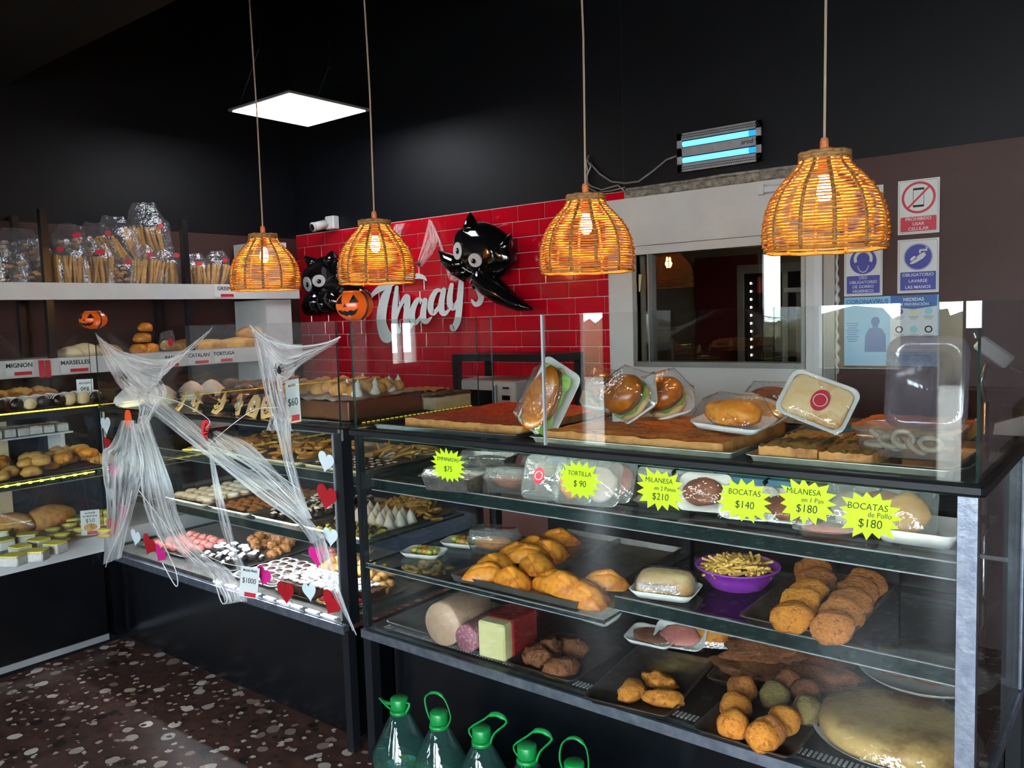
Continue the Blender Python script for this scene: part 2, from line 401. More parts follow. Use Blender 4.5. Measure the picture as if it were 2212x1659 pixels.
def spread(protos, spots, label, cat, group, name, zr=True):
    """individual copies: protos = mesh list (shared), spots = (loc, rot, scale)"""
    out = []
    for i, (loc, rot, sc) in enumerate(spots):
        o = bpy.data.objects.new(name, protos[i % len(protos)]); COL.objects.link(o); o.location = loc
        o.rotation_euler = rot if not isinstance(rot, (int, float)) else (0, 0, rot); o.scale = (sc,)*3 if isinstance(sc, (int, float)) else sc
        tag(o, label, cat, group); out.append(o)
    return out
def text(txt, size, matn, parent, loc, rot=(0, 0, 0), bold=0.0, align='CENTER', shear=0, ext=.0004, name='lettering', sx=1):
    cu = bpy.data.curves.new('t', 'FONT'); cu.body = txt; cu.size = size; cu.align_x = align; cu.align_y = 'CENTER'
    cu.extrude = ext; cu.offset = bold*size; cu.shear = shear; cu.resolution_u = 3
    ob = bpy.data.objects.new('t', cu); me = bpy.data.meshes.new_from_object(ob); bpy.data.objects.remove(ob)
    me.name = name; me.materials.clear(); me.materials.append(mat(matn))
    o = part(name, me, None, parent, loc=loc, rot=rot)
    if sx != 1: o.scale = (sx, 1, 1)
    return o
def ribbon(path, widths, z0, z1, mb, frame, mi=0, ms=0, sub=6):
    """brush stroke: smooth path with widths, extruded between depths, mapped by frame(x, y, d)"""
    P = [Vector((p[0], p[1])) for p in path]; n = len(P); pts = []; ws = []
    for i in range(n-1):
        p0 = P[max(i-1, 0)]; p1 = P[i]; p2 = P[i+1]; p3 = P[min(i+2, n-1)]
        for k in range(sub):
            t = k/sub; pts.append(.5*((2*p1)+(p2-p0)*t+(2*p0-5*p1+4*p2-p3)*t*t+(-p0+3*p1-3*p2+p3)*t**3)); ws.append(widths[i]*(1-t)+widths[i+1]*t)
    pts.append(P[-1]); ws.append(widths[-1]); k = len(pts); L = []; Rr = []
    for i in range(k):
        d = pts[min(i+1, k-1)]-pts[max(i-1, 0)]; d.normalize(); nn = Vector((-d.y, d.x)); L.append(pts[i]+nn*ws[i]/2); Rr.append(pts[i]-nn*ws[i]/2)
    # round ends
    vs = [frame(q.x, q.y, z) for z in (z0, z1) for q in L+Rr]; N = 2*k; fs = []; mm = []
    for i in range(k-1):
        fs.append((N+i, N+i+1, N+k+i+1, N+k+i)); mm.append(mi)
        fs.append((i, k+i, k+i+1, i+1)); mm.append(ms)
        fs.append((i, i+1, N+i+1, N+i)); mm.append(ms); fs.append((k+i, N+k+i, N+k+i+1, k+i+1)); mm.append(ms)
    fs += [(0, N, N+k, k), (k-1, 2*k-1, N+2*k-1, N+k-1)]; mm += [ms, ms]
    mb.add(vs, fs, mm)
    for c, w in ((pts[0], ws[0]), (pts[-1], ws[-1])):
        if w < 6: continue
        m = 14; vs = [frame(c.x+math.cos(2*math.pi*j/m)*w/2, c.y+math.sin(2*math.pi*j/m)*w/2, z) for z in (z0*1.0, z1*.995) for j in range(m)]
        mb.add(vs, [tuple(range(m, 2*m))]+[(j, (j+1) % m, m+(j+1) % m, m+j) for j in range(m)], [mi]+[ms]*m)
    return mb
# ---------------------------------------------------------------- the room
XL, XR, YF, YB, ZC, ZB = -5.56, 4.0, -3.0, 4.25, 4.2, 2.30   # left, right, shop front, back wall, ceiling, top of the brown band
struct('floor', MB().bb((XL-.2, YF-.2, -.1), (XR+.2, 8.3, 0)), 'terrazzo')
struct('ground_outside', MB().bb((-30, -30, -.2), (30, YF-.2, -.06)), 'pavement')
struct('ceiling', MB().bb((XL-.1, YF-.1, ZC), (XR+.1, YB+.1, ZC+.1)), 'black_ceiling')
struct('trim_1', MB().bb((XL, 1.1, 3.09), (XR, 2.16, ZC)), 'black_ceiling')                    # ceiling beam
def holes_wall(axis, at, th, lo, hi, z0, z1, holes, mb, mi=0):
    """wall slab in plane axis=at with rectangular holes [(a0,a1,z0,z1)] sorted along a"""
    def b(a0, a1, q0, q1):
        if a1-a0 < 1e-4 or q1-q0 < 1e-4: return
        if axis == 'y': mb.bb((a0, min(at, at+th), q0), (a1, max(at, at+th), q1), mi)
        else: mb.bb((min(at, at+th), a0, q0), (max(at, at+th), a1, q1), mi)
    cur = lo
    for a0, a1, q0, q1 in holes: b(cur, a0, z0, z1); b(a0, a1, z0, q0); b(a0, a1, q1, z1); cur = a1
    b(cur, hi, z0, z1)
FRONT = [(-4.62, -4.30, .25, 2.4), (-2.28, -1.60, 1.05, 2.5), (-1.40, -1.17, .12, 2.5), (-.75, 1.15, .55, 2.7), (1.4, 3.6, .55, 2.7)]
LEFTW = [(-1.78, -1.40, 1.15, 1.60)]
RIGHTW = []
mb = MB(); holes_wall('y', YF, -.15, XL-.1, XR+.1, 0, ZC, FRONT, mb); struct('wall_front', mb, 'brown_wall')
mb = MB(); holes_wall('x', XL, -.12, YF, YB+.1, 0, ZB-.03, LEFTW+[], mb, 0); mb.bb((XL-.12, YF, ZB-.03), (XL, YB+.1, ZC), 1); mb.bb((XL-.12, LEFTW[0][0], LEFTW[0][3]), (XL-.001, LEFTW[0][1], ZB-.03), 0)
struct('wall_left', mb, ['brown_wall', 'black_wall'])
mb = MB(); holes_wall('x', XR, .12, YF, YB+.1, 0, ZC, RIGHTW, mb); struct('wall_right', mb, 'brown_wall')
for i, (a0, a1, q0, q1) in enumerate(FRONT):
    w = struct('window_%d' % (i+2), MB().bb((a0, YF-.08, q0), (a1, YF-.07, q1)), 'glass')
    f = MB()
    for p, q in (((a0, q0), (a1, q0+.04)), ((a0, q1-.04), (a1, q1)), ((a0, q0), (a0+.03, q1)), ((a1-.03, q0), (a1, q1))): f.bb((p[0], YF-.11, p[1]), (q[0], YF-.04, q[1]))
    part('window_frame', f, 'frame_grey', w)
    portal('daylight', ((a0+a1)/2, YF-.16, (q0+q1)/2), a1-a0, q1-q0, (R(90), 0, R(180)))
for i, (a0, a1, q0, q1) in enumerate(LEFTW):
    w = struct('window_9', MB().bb((XL-.07, a0, q0), (XL-.06, a1, q1)), 'glass'); f = MB()
    for p, q in (((a0, q0), (a1, q0+.04)), ((a0, q1-.04), (a1, q1)), ((a0, q0), (a0+.04, q1)), ((a1-.04, q0), (a1, q1)), ((a0+.2, q0), (a0+.22, q1))): f.bb((XL-.1, p[0], p[1]), (XL-.03, q[0], q[1]))
    part('window_frame', f, 'frame_grey', w)
    portal('daylight', (XL-.14, (a0+a1)/2, (q0+q1)/2), q1-q0, a1-a0, (0, R(-90), 0))
for i, (a0, a1, q0, q1) in enumerate(RIGHTW):
    w = struct('window_10', MB().bb((XR+.06, a0, q0), (XR+.07, a1, q1)), 'glass'); f = MB()
    for p, q in (((a0, q0), (a1, q0+.04)), ((a0, q1-.04), (a1, q1)), ((a0, q0), (a0+.04, q1)), ((a1-.04, q0), (a1, q1)), ((a0+2.3, q0), (a0+2.4, q1))): f.bb((XR+.03, p[0], p[1]), (XR+.1, q[0], q[1]))
    part('window_frame', f, 'frame_grey', w)
    portal('daylight', (XR+.14, (a0+a1)/2, (q0+q1)/2), q1-q0, a1-a0, (0, R(90), 0))
# back wall: black above, grout bed behind the tiles, brown band to the right
WX0, WX1 = -2.62, -1.300            # white kitchen partition
mb = MB(); mb.bb((XL-.1, YB, ZB), (XR+.1, YB+.1, ZC), 0); mb.bb((XL-.1, YB, 0), (WX0, YB+.1, ZB), 1); mb.bb((WX1, YB, 0), (XR+.1, YB+.1, ZB), 2)
mb.bb((-2.505, YB-.0015, ZB), (-2.50, YB, ZC), 3); mb.bb((-1.36, YB-.0015, ZB), (-1.355, YB, ZC), 3)
wall_back = struct('wall_back', mb, ['black_wall', 'grout', 'brown_wall', 'black_rubber'])
TP, TH = .212, .1
def tile_mesh(w): return MB().cbox((0, 0, 0), (w-.005, .010, TH-.005), .003).mesh('brick', 'red_tile')
full = tile_mesh(TP); cuts = {}
for r in range(15):
    zc = ZB-.003-TH*(r+.5); x = XL+.002 - (TP/2 if r % 2 else .06); xe = WX0 if r > 0 else -2.5
    while x < xe-.012:
        a = max(x, XL+.002); b = min(x+TP, xe); w = b-a
        if w > .015:
            if abs(w-TP) < 1e-4: me = full
            else:
                k = round(w, 3)
                if k not in cuts: cuts[k] = tile_mesh(w)
                me = cuts[k]
            part('brick', me, None, wall_back, loc=((a+b)/2, YB-.004, zc))
        x += TP
# white partition with the serving window of the kitchen
W0, W1, WZ0, WZ1 = -2.43, -1.475, 1.31, 1.925
mb = MB(); holes_wall('y', YB, .1, WX0, WX1, 0, 2.25, [(W0, W1, WZ0, WZ1)], mb)
mb.bb((WX0, YB-.03, 1.975), (WX1, YB, 2.25)); mb.bb((WX0, YB-.018, WZ1), (WX1, YB, 1.972))
mb.bb((WX0, YB+.0, 2.25), (WX1, YB+.1, ZB+.005), 1)
mb.bb((-1.405, YB-.025, 0), (-1.365, YB, 1.95), 2); mb.bb((-1.355, YB-.02, 0), (-1.305, YB, 1.98), 3)
struct('wall_kitchen', mb, ['white_paint', 'plaster', 'white_board', 'frame_grey'])
w1 = struct('window_1', MB().bb((W0, YB+.03, WZ0), (W1, YB+.036, WZ1)), 'window_glass')
f = MB()
for p, q in (((W0-.025, WZ0-.03), (W1+.02, WZ0)), ((W0-.025, WZ0), (W0, WZ1)), ((W1, WZ0), (W1+.02, WZ1)), ((W0+.075, WZ0), (W0+.083, WZ1)), ((-1.0+W0+.45-.0, WZ0), (-1.0+W0+.45, WZ0))): f.bb((p[0], YB-.012, p[1]), (q[0], YB+.04, q[1]))
part('window_frame', f, 'frame_grey', w1)
# ragged plaster above the lintel, foam beads beside the jamb
mb = MB(); random.seed(3)
for i in range(26):
    x = -2.42+i*.045; mb.blob((x, YB-.008, 2.262+.012*random.random()+.0006*i), (.045, .022, .016+.012*random.random()), i, .5, 2.5, 2)
single('plaster_patch', mb, 'plaster', 'ragged strip of bare grey plaster above the white lintel', 'plaster')
mb = MB()
mb.tube([(-1.298+.003*math.sin(k*.9), YB-.006, 2.02-.008*k) for k in range(96)], [.004+.011*abs(math.sin(k*.42+.5*math.sin(k*.13)))*(.6+.4*math.sin(k*.17)) for k in range(96)], 8)
single('foam_bead', mb, 'white_paint', 'bead of lumpy white foam down the edge of the kitchen door frame', 'foam')
# kitchen behind the window
KX0, KX1, KY = -4.6, -.2, 7.6
struct('wall_kitchen_back', MB().bb((KX0, KY, 0), (KX1, KY+.1, 2.9)), 'beige_wall')
struct('wall_kitchen_left', MB().bb((KX0-.1, YB+.1, 0), (KX0, KY+.1, 2.9)), 'beige_wall')
struct('wall_kitchen_right', MB().bb((KX1, YB+.1, 0), (KX1+.1, KY+.1, 2.9)), 'beige_wall')
struct('ceiling_kitchen', MB().bb((KX0-.1, YB+.1, 2.9), (KX1+.1, KY+.1, 3.0)), 'beige_wall')
struct('door_1', MB().cbox((-3.35, 7.56, 1.05), (.62, .06, 2.1), .01), 'maroon')
t = thing('drinks_fridge', 'glass-door drinks fridge with a row of small lights, seen through the kitchen window', 'fridge', (-2.42, 6.6, 0), R(8))
part('body', MB().bb((-.38, 0, 0), (.38, .5, 1.95)), 'dark_glass', t)
fr = MB()
for a, b in (((-.38, 0), (-.33, 1.95)), ((.33, 0), (.38, 1.95)), ((-.02, 0), (.02, 1.95)), ((-.38, 1.88), (.38, 1.95)), ((-.38, 0), (.38, .15))): fr.bb((a[0], -.03, a[1]), (b[0], 0, b[1]))
part('door_frame', fr, 'frame_grey', t)
for i in range(16): part('light_dot', MB().blob((-.27, -.02, 1.80-i*.065), (.008, .008, .011), sub=1), 'led_dot', t)
part('sign_panel', MB().bb((-.22, -.01, 1.72), (-.05, -.002, 1.85)), 'print_red', t)
t = thing('steel_shelf', 'dark steel kitchen shelf with a white board top behind the serving window', 'shelf', (-1.72, 5.9, 0), R(0))
part('board', MB().bb((-.38, -.2, 1.70), (.55, .25, 1.73)), 'white_board', t); part('cabinet', MB().bb((-.3, -.18, .9), (.5, .24, 1.58)), 'frame_grey', t)
for a in (-.36, .5): part('leg', MB().bb((a, -.02, 0), (a+.04, .02, 1.7)), 'steel', t)
single('paper_box', MB().cbox((0, 0, .045), (.2, .14, .09), .005), 'paper_white', 'small white box on top of the kitchen shelf', 'box', (-1.62, 5.9, 1.73))
t = thing('kitchen_table', 'long dark kitchen worktop with pans, seen dimly through the window', 'table', (-2.4, 5.4, 0))
part('top', MB().bb((-.8, -.3, 1.02), (.7, .3, 1.06)), 'steel', t); part('cabinet', MB().bb((-.78, -.28, 0), (.68, .28, 1.02)), 'beige_wall', t)
t = thing('kitchen_fill_tube', 'added fill-light tube fitting, out of view on the kitchen ceiling', 'lamp', (-2.2, 6.3, 2.84)); part('housing', MB().bb((-.62, -.06, .03), (.62, .06, .06)), 'appliance_white', t); part('tube', MB().cyl((-.58, 0, .012), (.58, 0, .012), .014, n=8), 'fill_tube', t) if 'fill_tube' in MT else part('tube', MB().cyl((-.58, 0, .012), (.58, 0, .012), .014, n=8), emi('fill_tube', 'fff1d8', 34) and 'fill_tube', t)  # unseen tube fitting, added to brighten the kitchen behind the window
single('note_sheet', MB().bb((-.04, -.001, -.05), (.045, .001, .05)), 'bread_pale', 'creased yellowish note taped inside the kitchen window corner', 'note', ony(1370, 610, YB+.02), (0, R(8), 0))
# outside: hedge and low wall seen only as reflections
mb = MB(); random.seed(4)
for i in range(22): mb.blob((-14+i*1.2, -16+random.random(), .3+.2*random.random()), (1.2, .9, .8+.4*random.random()), i, .5, 2, 2)
single('hedge', mb, 'hedge', 'autumn hedge across the street in front of the shop windows', 'hedge', smooth=True)
# ---------------------------------------------------------------- display cases (local: x along the front, y into the case, z up)
Z_TOP, Z_G, Z_FL = 1.222, 1.60, .50
def pane(lo, hi, parent, name='glass_pane', m='glass'):
    d = [b-a for a, b in zip(lo, hi)]; t = d.index(min(d)); mb = MB().bb(lo, hi)
    order = {2: (0, 1), 1: (2, 3), 0: (4, 5)}[t]
    mb.m = [0 if i in order else 1 for i in range(6)]
    return part(name, mb, [m, 'glass_edge'], parent)
def rails(parent, name, items, m):
    for lo, hi in items: part(name, MB().bb(lo, hi), m, parent)
def shelf(parent, x0, x1, y0, y1, z, led=None, strip='glass_strip', lip=.036, plate='glass_shelf'):
    s = pane((x0, y0, z-.008), (x1, y1, z), parent, 'shelf', plate)
    part('front_lip', MB().bb((x0, y0-.006, z-lip), (x1, y0, z)), strip, s)
    part('lip_edge', MB().bb((x0, y0-.008, z-lip-.003), (x1, y0-.001, z-lip)), 'alu_strip', s)
    part('lip_edge', MB().bb((x0, y0-.008, z), (x1, y0-.001, z+.002)), 'alu_strip', s)
    if led: part('led_strip', MB().bb((x0+.03, y0+.012, z-.016), (x1-.03, y0+.022, z-.010)), led, s)
    return s
D = .77
# --- right case
XA, XB, Y0 = -2.245, -.300, 1.918
rc = thing('display_case', 'steel and glass display case with hot food, price stars and water jugs under it', 'display case', (XA, Y0, 0)); W = XB-XA
part('base_panel', MB().bb((.04, .10, .03), (W-.04, .115, Z_FL-.05)), 'black_panel', rc)
part('base_side', MB().bb((W-.05, .10, .03), (W-.04, D-.02, Z_FL-.05)), 'black_panel', rc); part('base_side', MB().bb((.04, .10, .03), (.05, D-.02, Z_FL-.05)), 'black_panel', rc)
rails(rc, 'leg', [((0, .0, 0), (.038, .04, Z_FL-.03)), ((W-.038, .0, 0), (W, .04, Z_FL-.03)), ((0, D-.04, 0), (.038, D, Z_FL-.03)), ((W-.038, D-.04, 0), (W, D, Z_FL-.03))], 'black_metal')
rails(rc, 'post', [((W-.040, .002, Z_FL), (W-.002, .03, Z_TOP-.03)), ((W-.04, D-.04, Z_FL), (W-.002, D, Z_TOP-.03))], 'worn_steel')
rails(rc, 'post', [((.0, .002, Z_FL), (.018, .03, Z_TOP-.03)), ((.0, D-.04, Z_FL), (.03, D, Z_TOP-.03))], 'black_metal')
part('bottom_rail', MB().bb((-.005, -.006, Z_FL-.035), (W+.002, .03, Z_FL-.005)), 'worn_steel', rc)
part('bottom_rail', MB().bb((W-.03, .03, Z_FL-.035), (W, D, Z_FL-.005)), 'worn_steel', rc)
part('case_floor', MB().bb((.0, .03, Z_FL-.03), (W-.03, D, Z_FL-.002)), 'case_metal', rc) if pm('case_metal', '3b3733', '2e2b29', 12, .35, metal=.6) else None
gr = MB()
for i in range(150): x = .06+i*.0122; gr.bb((x, .045, Z_FL-.002), (x+.006, .075, Z_FL+.0005))
part('air_grille', gr, 'alu_strip', rc)['kind'] = 'stuff'
pane((.02, .004, Z_FL-.004), (W-.041, .010, Z_TOP-.03), rc); pane((.004, .03, Z_FL-.004), (.010, D-.04, Z_TOP-.03), rc); pane((W-.012, .03, Z_FL-.004), (W-.006, D-.04, Z_TOP-.03), rc)
pane((.0, .0, Z_TOP-.014), (W, D, Z_TOP-.004), rc, 'top_plate', 'glass_shelf')
part('top_trim', MB().cbox((W/2-.004, .0, Z_TOP-.014), (W+.03, .022, .026), .006), 'black_rubber', rc); part('top_trim', MB().cbox((W+.004, D/2, Z_TOP-.014), (.022, D, .030), .006), 'black_rubber', rc); part('top_trim', MB().cbox((-.002, D/2, Z_TOP-.016), (.016, D-.03, .024), .004), 'black_rubber', rc)
part('top_trim', MB().bb((0, D-.03, Z_TOP-.05), (W, D, Z_TOP-.014)), 'black_rubber', rc)
xj = ony(1172, 800, Y0).x-XA
pane((.004, .002, Z_TOP), (xj-.002, .008, Z_G), rc, 'guard_glass'); pane((xj+.002, .002, Z_TOP), (W-.002, .008, Z_G), rc, 'guard_glass')
part('glass_joint', MB().bb((xj-.003, .000, Z_TOP+.001), (xj+.003, .0095, Z_G)), 'alu_strip', rc)
pane((W-.008, .010, Z_TOP), (W-.002, D, Z_G), rc, 'guard_glass'); pane((.002, .010, Z_TOP), (.008, D, Z_G), rc, 'guard_glass')
part('corner_clip', MB().bb((W-.028, -.001, Z_G-.055), (W-.0, .011, Z_G)), 'alu_strip', rc)
shelf(rc, .012, W-.045, .07, .56, 1.03); shelf(rc, 1.02, W-.045, .07, .62, .79); shelf(rc, .012, 1.015, .02, .60, .735, lip=.012)
rails(rc, 'shelf_bracket', [((.98, .56, .60), (1.01, .59, 1.2)), ((.012, .565, 1.005), (W-.045, .58, 1.018)), ((1.02, .625, .765), (W-.045, .64, .778)), ((1.63, .6, .6), (1.65, .62, 1.2))], 'black_metal')
rails(rc, 'door_track', [((.03, D-.03, Z_FL), (W-.04, D-.012, Z_FL+.02)), ((.03, D-.03, .86), (W-.04, D-.02, .872))], 'steel')
rails(rc, 'led_strip', [((.05, .0125, Z_TOP-.022), (W-.08, .0175, Z_TOP-.016))], 'led_right') if emi('led_right', 'eef8ee', 75) else None
# --- middle case
MA, MBX = -4.150, -2.318; MX = -4.136
mc = thing('display_case', 'black-framed glass pastry case decorated with paper hearts and cobwebs', 'display case', (MX, Y0, 0)); W = MBX-MX
part('base_panel', MB().bb((.0, .06, .025), (W-.05, .075, Z_FL-.055)), 'black_panel', mc); part('base_side', MB().bb((W-.06, .075, .025), (W-.05, D, Z_FL-.055)), 'black_panel', mc)
part('plinth', MB().bb((.0, .10, .0), (W-.06, D-.05, .025)), 'black_metal', mc)
rails(mc, 'leg', [((W-.045, .0, 0), (W-.01, .035, Z_FL-.04)), ((W-.045, D-.04, 0), (W-.01, D, Z_FL-.04))], 'black_metal')
rails(mc, 'post', [((W-.045, .004, Z_FL-.01), (W, .05, Z_TOP-.03)), ((W-.045, D-.04, Z_FL-.01), (W, D, Z_TOP-.03)), ((.0, D-.04, Z_FL-.01), (.03, D, Z_TOP-.03))], 'black_metal')
rails(mc, 'post', [((.0, .004, Z_FL-.01), (.012, .02, Z_TOP-.03))], 'alu_strip')
part('post_edge', MB().bb((W-.047, -.002, Z_FL), (W-.043, .004, Z_TOP-.03)), 'alu_strip', mc)
part('bottom_rail', MB().bb((.0, -.004, Z_FL-.05), (W-.03, .022, Z_FL-.018)), 'worn_steel', mc)
part('case_floor', MB().bb((.0, .022, Z_FL-.03), (W-.04, D, Z_FL-.002)), 'steel_tray', mc)
part('back_panel', MB().bb((.02, D-.018, Z_FL), (W-.04, D-.008, Z_TOP-.05)), 'navy_panel', mc)
pane((.012, .004, Z_FL-.018), (W-.047, .010, Z_TOP-.03), mc); pane((.002, .02, Z_FL-.01), (.008, D-.04, Z_TOP-.03), mc); pane((W-.010, .05, Z_FL-.01), (W-.004, D-.04, Z_TOP-.03), mc)
pane((.0, .0, Z_TOP-.014), (W, D, Z_TOP-.004), mc, 'top_plate', 'glass_shelf')
part('top_trim', MB().cbox((W/2+.004, .0, Z_TOP-.015), (W, .020, .026), .006), 'black_rubber', mc); part('top_trim', MB().cbox((W, D/2, Z_TOP-.03), (.02, D, .05), .005), 'black_rubber', mc); part('top_trim', MB().bb((0, D-.03, Z_TOP-.05), (W, D, Z_TOP-.014)), 'black_rubber', mc)
pane((.004, .002, Z_TOP), (W-.002, .008, Z_G), mc, 'guard_glass'); pane((W-.008, .010, Z_TOP), (W-.002, D, Z_G), mc, 'guard_glass')
shelf(mc, .012, W-.05, .13, .70, 1.015, 'led_warm') if emi('led_warm', 'ffd98a', 24) else None
shelf(mc, .012, W-.05, .13, .70, .755, 'led_white')
[part('led_strip', MB().bb((W*(.50+.05*k), .012, Z_FL-.012), (W*(.50+.05*k)+.05+.012*(k % 3), .018, Z_FL-.006)), 'led_front', mc) for k in range(9)]; part('led_strip', MB().bb((.05, .0125, Z_TOP-.022), (W-.08, .0175, Z_TOP-.016)), 'led_warm', mc)
emi('led_dim', 'ffe04a', .8)
for i in range(26): part('led_dot', MB().bb((W-.018, .12+i*.024, Z_TOP-.002), (W-.012, .132+i*.024, Z_TOP+.002)), 'led_dim', mc)
# --- left case (turned: front faces into the shop)
LY0, LY1 = .15, 2.66
lc = thing('display_case', 'glass pastry case with yellow light strips along the bread rack', 'display case', (MA, LY0, 0), R(90)); W = 1.90-LY0; WL = LY1-LY0; DL = .60
part('base_panel', MB().bb((.0, .02, .062), (W, .035, .49)), 'black_panel', lc); part('kick_strip', MB().bb((.0, .014, .032), (W, .026, .062)), 'alu_strip', lc); part('plinth', MB().bb((.02, .06, 0), (WL, DL, .032)), 'black_metal', lc)
part('carcass', MB().bb((W+.04, .03, .032), (WL, DL, .49)), 'black_panel', lc)
part('bottom_rail', MB().bb((.0, -.004, .49), (W, .03, .575)), 'white_board', lc); part('case_floor', MB().bb((.0, .03, .50), (WL, DL, .575)), 'alu_strip', lc)
part('back_panel', MB().bb((.0, DL-.02, .575), (WL, DL-.005, Z_TOP-.04)), 'navy_panel', lc)
pane((.0, .004, .575), (W+.01, .010, Z_TOP-.02), lc); pane((.0, .0, Z_TOP-.014), (WL, DL, Z_TOP-.004), lc, 'top_plate', 'glass_shelf')
part('top_trim', MB().bb((.0, -.008, Z_TOP-.03), (W+.01, .008, Z_TOP-.002)), 'black_rubber', lc)
part('led_strip', MB().bb((.0, -.008, Z_TOP+.000), (W+.02, .000, Z_TOP+.005)), 'led_yellow', lc)
pane((.0, .002, Z_TOP+.008), (W+.0, .008, Z_G), lc, 'guard_glass')
sh = shelf(lc, .0, WL-.02, .05, .52, .90, None); part('led_strip', MB().bb((.0, .038, .887), (W+.0, .043, .891)), 'led_yellow', sh)
for i in range(34):
    part('led_dot', MB().box((.02+i*.051, .035, .889), (.014, .004, .010)), 'led_yellow', sh)
rails(lc, 'post', [((0, .002, .575), (.02, .02, Z_TOP-.03)), ((WL-.03, DL-.03, .575), (WL, DL, Z_TOP-.03))], 'black_metal')
part('door_post', MB().bb((W-.3, DL-.06, .575), (W-.2, DL-.02, Z_TOP-.03)), 'bread_pale', lc)
# ---------------------------------------------------------------- bread rack on the left wall
RX = -5.10; ry0, ry1 = 1.2, 3.90
rk = thing('bread_rack', 'tall bread rack with white shelf boards and black uprights beside the red tiled wall', 'rack', (RX, 0, 0))
for z0, z1 in ((1.776, 1.875), (1.335, 1.435), (.90, .98)):
    part('shelf_board', MB().bb((-.45, ry0, z1-.03), (-.018, ry1-.01, z1)), 'white_board', rk); part('fascia', MB().bb((-.018, ry0, z0), (0, ry1, z1)), 'white_board', rk)
for px in (-130, 100, 402):
    y = onx(px, 590, RX-.04).y
    part('upright', MB().bb((-.06, y-.02, 0), (-.02, y+.02, 2.30)), 'black_metal', rk); part('upright', MB().bb((-.45, y-.02, 0), (-.41, y+.02, 2.30)), 'black_metal', rk)
part('end_panel', MB().bb((-.42, 3.62, 0), (-.03, 3.84, 1.33)), 'white_board', rk); part('end_panel', MB().bb((-.42, 3.62, 1.44), (-.03, 3.84, 1.77)), 'white_board', rk); part('end_panel', MB().bb((-.42, 3.64, 1.88), (-.05, 3.84, 2.19)), 'white_board', rk)
# ---------------------------------------------------------------- pendant lamps
def lamp_protos():
    Rm, Hh = .186, .300
    prof = [(.965, 0), (.99, .08), (1.0, .18), (.985, .30), (.94, .43), (.86, .55), (.74, .66), (.60, .76), (.48, .83), (.415, .885), (.395, .93), (.395, 1.0)]
    def rad(t):
        for (a, p), (b, q) in zip(prof, prof[1:]):
            if p <= t <= q: return Rm*(a+(b-a)*(t-p)/(q-p))
        return Rm*prof[-1][0]
    weave = MB(); NR = 28; NB = 12
    for i in range(NR):
        t = (i+.6)/NR*.90; seed = i*3.3; pts = []
        for j in range(60):
            q = 2*math.pi*j/60; s = math.cos(NB*q + (math.pi if i % 2 else 0))
            jit = .0022*noise.noise(Vector((math.cos(q)*3, math.sin(q)*3, seed)))
            tt = t + .006*noise.noise(Vector((math.cos(q)*2, math.sin(q)*2, seed+9)))
            r = rad(max(0, tt)) + .0032*s + jit; pts.append((r*math.cos(q), r*math.sin(q), tt*Hh))
        weave.tube(pts, 0.0031+.0005*math.sin(i*1.7), 5, closed=True)
    rib = MB(); rib.tube([(rad(t/20)*1.0, 0, t/20*Hh) for t in range(21)], .0062, 6, flat=.6)
    rims = MB(); rim0 = MB()
    for t, r in ((.005, .0045), (.93, .006), (.96, .006), (.99, .006)):
        (rim0 if t < .1 else rims).tube([((rad(t)+.002*math.sin(7*j))*math.cos(2*math.pi*j/48), (rad(t)+.002*math.sin(7*j))*math.sin(2*math.pi*j/48), t*Hh+.0015*math.sin(5*j)) for j in range(48)], r, 5, closed=True)
    return weave.mesh('weave', 'rattan', True), rib.mesh('rib', 'rattan_rib', True), (rims.mesh('rim', 'rattan_rim', True), rim0.mesh('rim', 'rattan', True)), NB, Hh, Rm
WV, RB, RM, NB, HL, RL = lamp_protos()
def pendant(loc, label, spin, top=4.2):
    t = thing('pendant_lamp', label, 'lamp', loc, spin, 'rattan pendant lamps')
    part('shade_weave', WV, None, t); part('shade_rim', RM[0], None, t); part('shade_rim', RM[1], None, t)
    for k in range(NB): part('rib', RB, None, t, rot=2*math.pi*(k+.5)/NB)
    part('cord', MB().tube([(0, 0, HL+.02), (.006, 0, HL+.6), (-.004, 0, HL+1.2), (0, 0, top-loc[2])], .0042, 6), 'cord', t)
    part('socket', MB().lathe([(.010, HL+.045), (.013, HL+.035), (.013, HL-.01), (.019, HL-.015), (.019, HL-.07)], 12), 'socket', t)
    part('spider_bar', MB().box((0, 0, HL-.012), (RL*.78, .006, .004)).box((0, 0, HL-.012), (.006, RL*.78, .004)), 'socket', t)
    part('bulb', MB().lathe([(.012, HL-.065), (.014, HL-.08), (.021, HL-.105), (.023, HL-.125), (.018, HL-.142), (.008, HL-.150), (.001, HL-.152)], 14), 'bulb', t, True)
for px, py, y, sp, lb in ((575, 631, 2.75, .1, 'rattan pendant lamp hanging in front of the bread rack corner'), (815, 617, 2.78, .3, 'rattan pendant lamp hanging above the plastic pumpkin bucket on the glass joint'),
                          (1269, 595, 2.78, .5, 'rattan pendant lamp hanging between the bat balloon and the kitchen window'), (1781, 550, 2.66, .2, 'rattan pendant lamp hanging in front of the hygiene signs')):
    p = ony(px, py, y); pendant((p.x, y, p.z+.012), lb, sp)
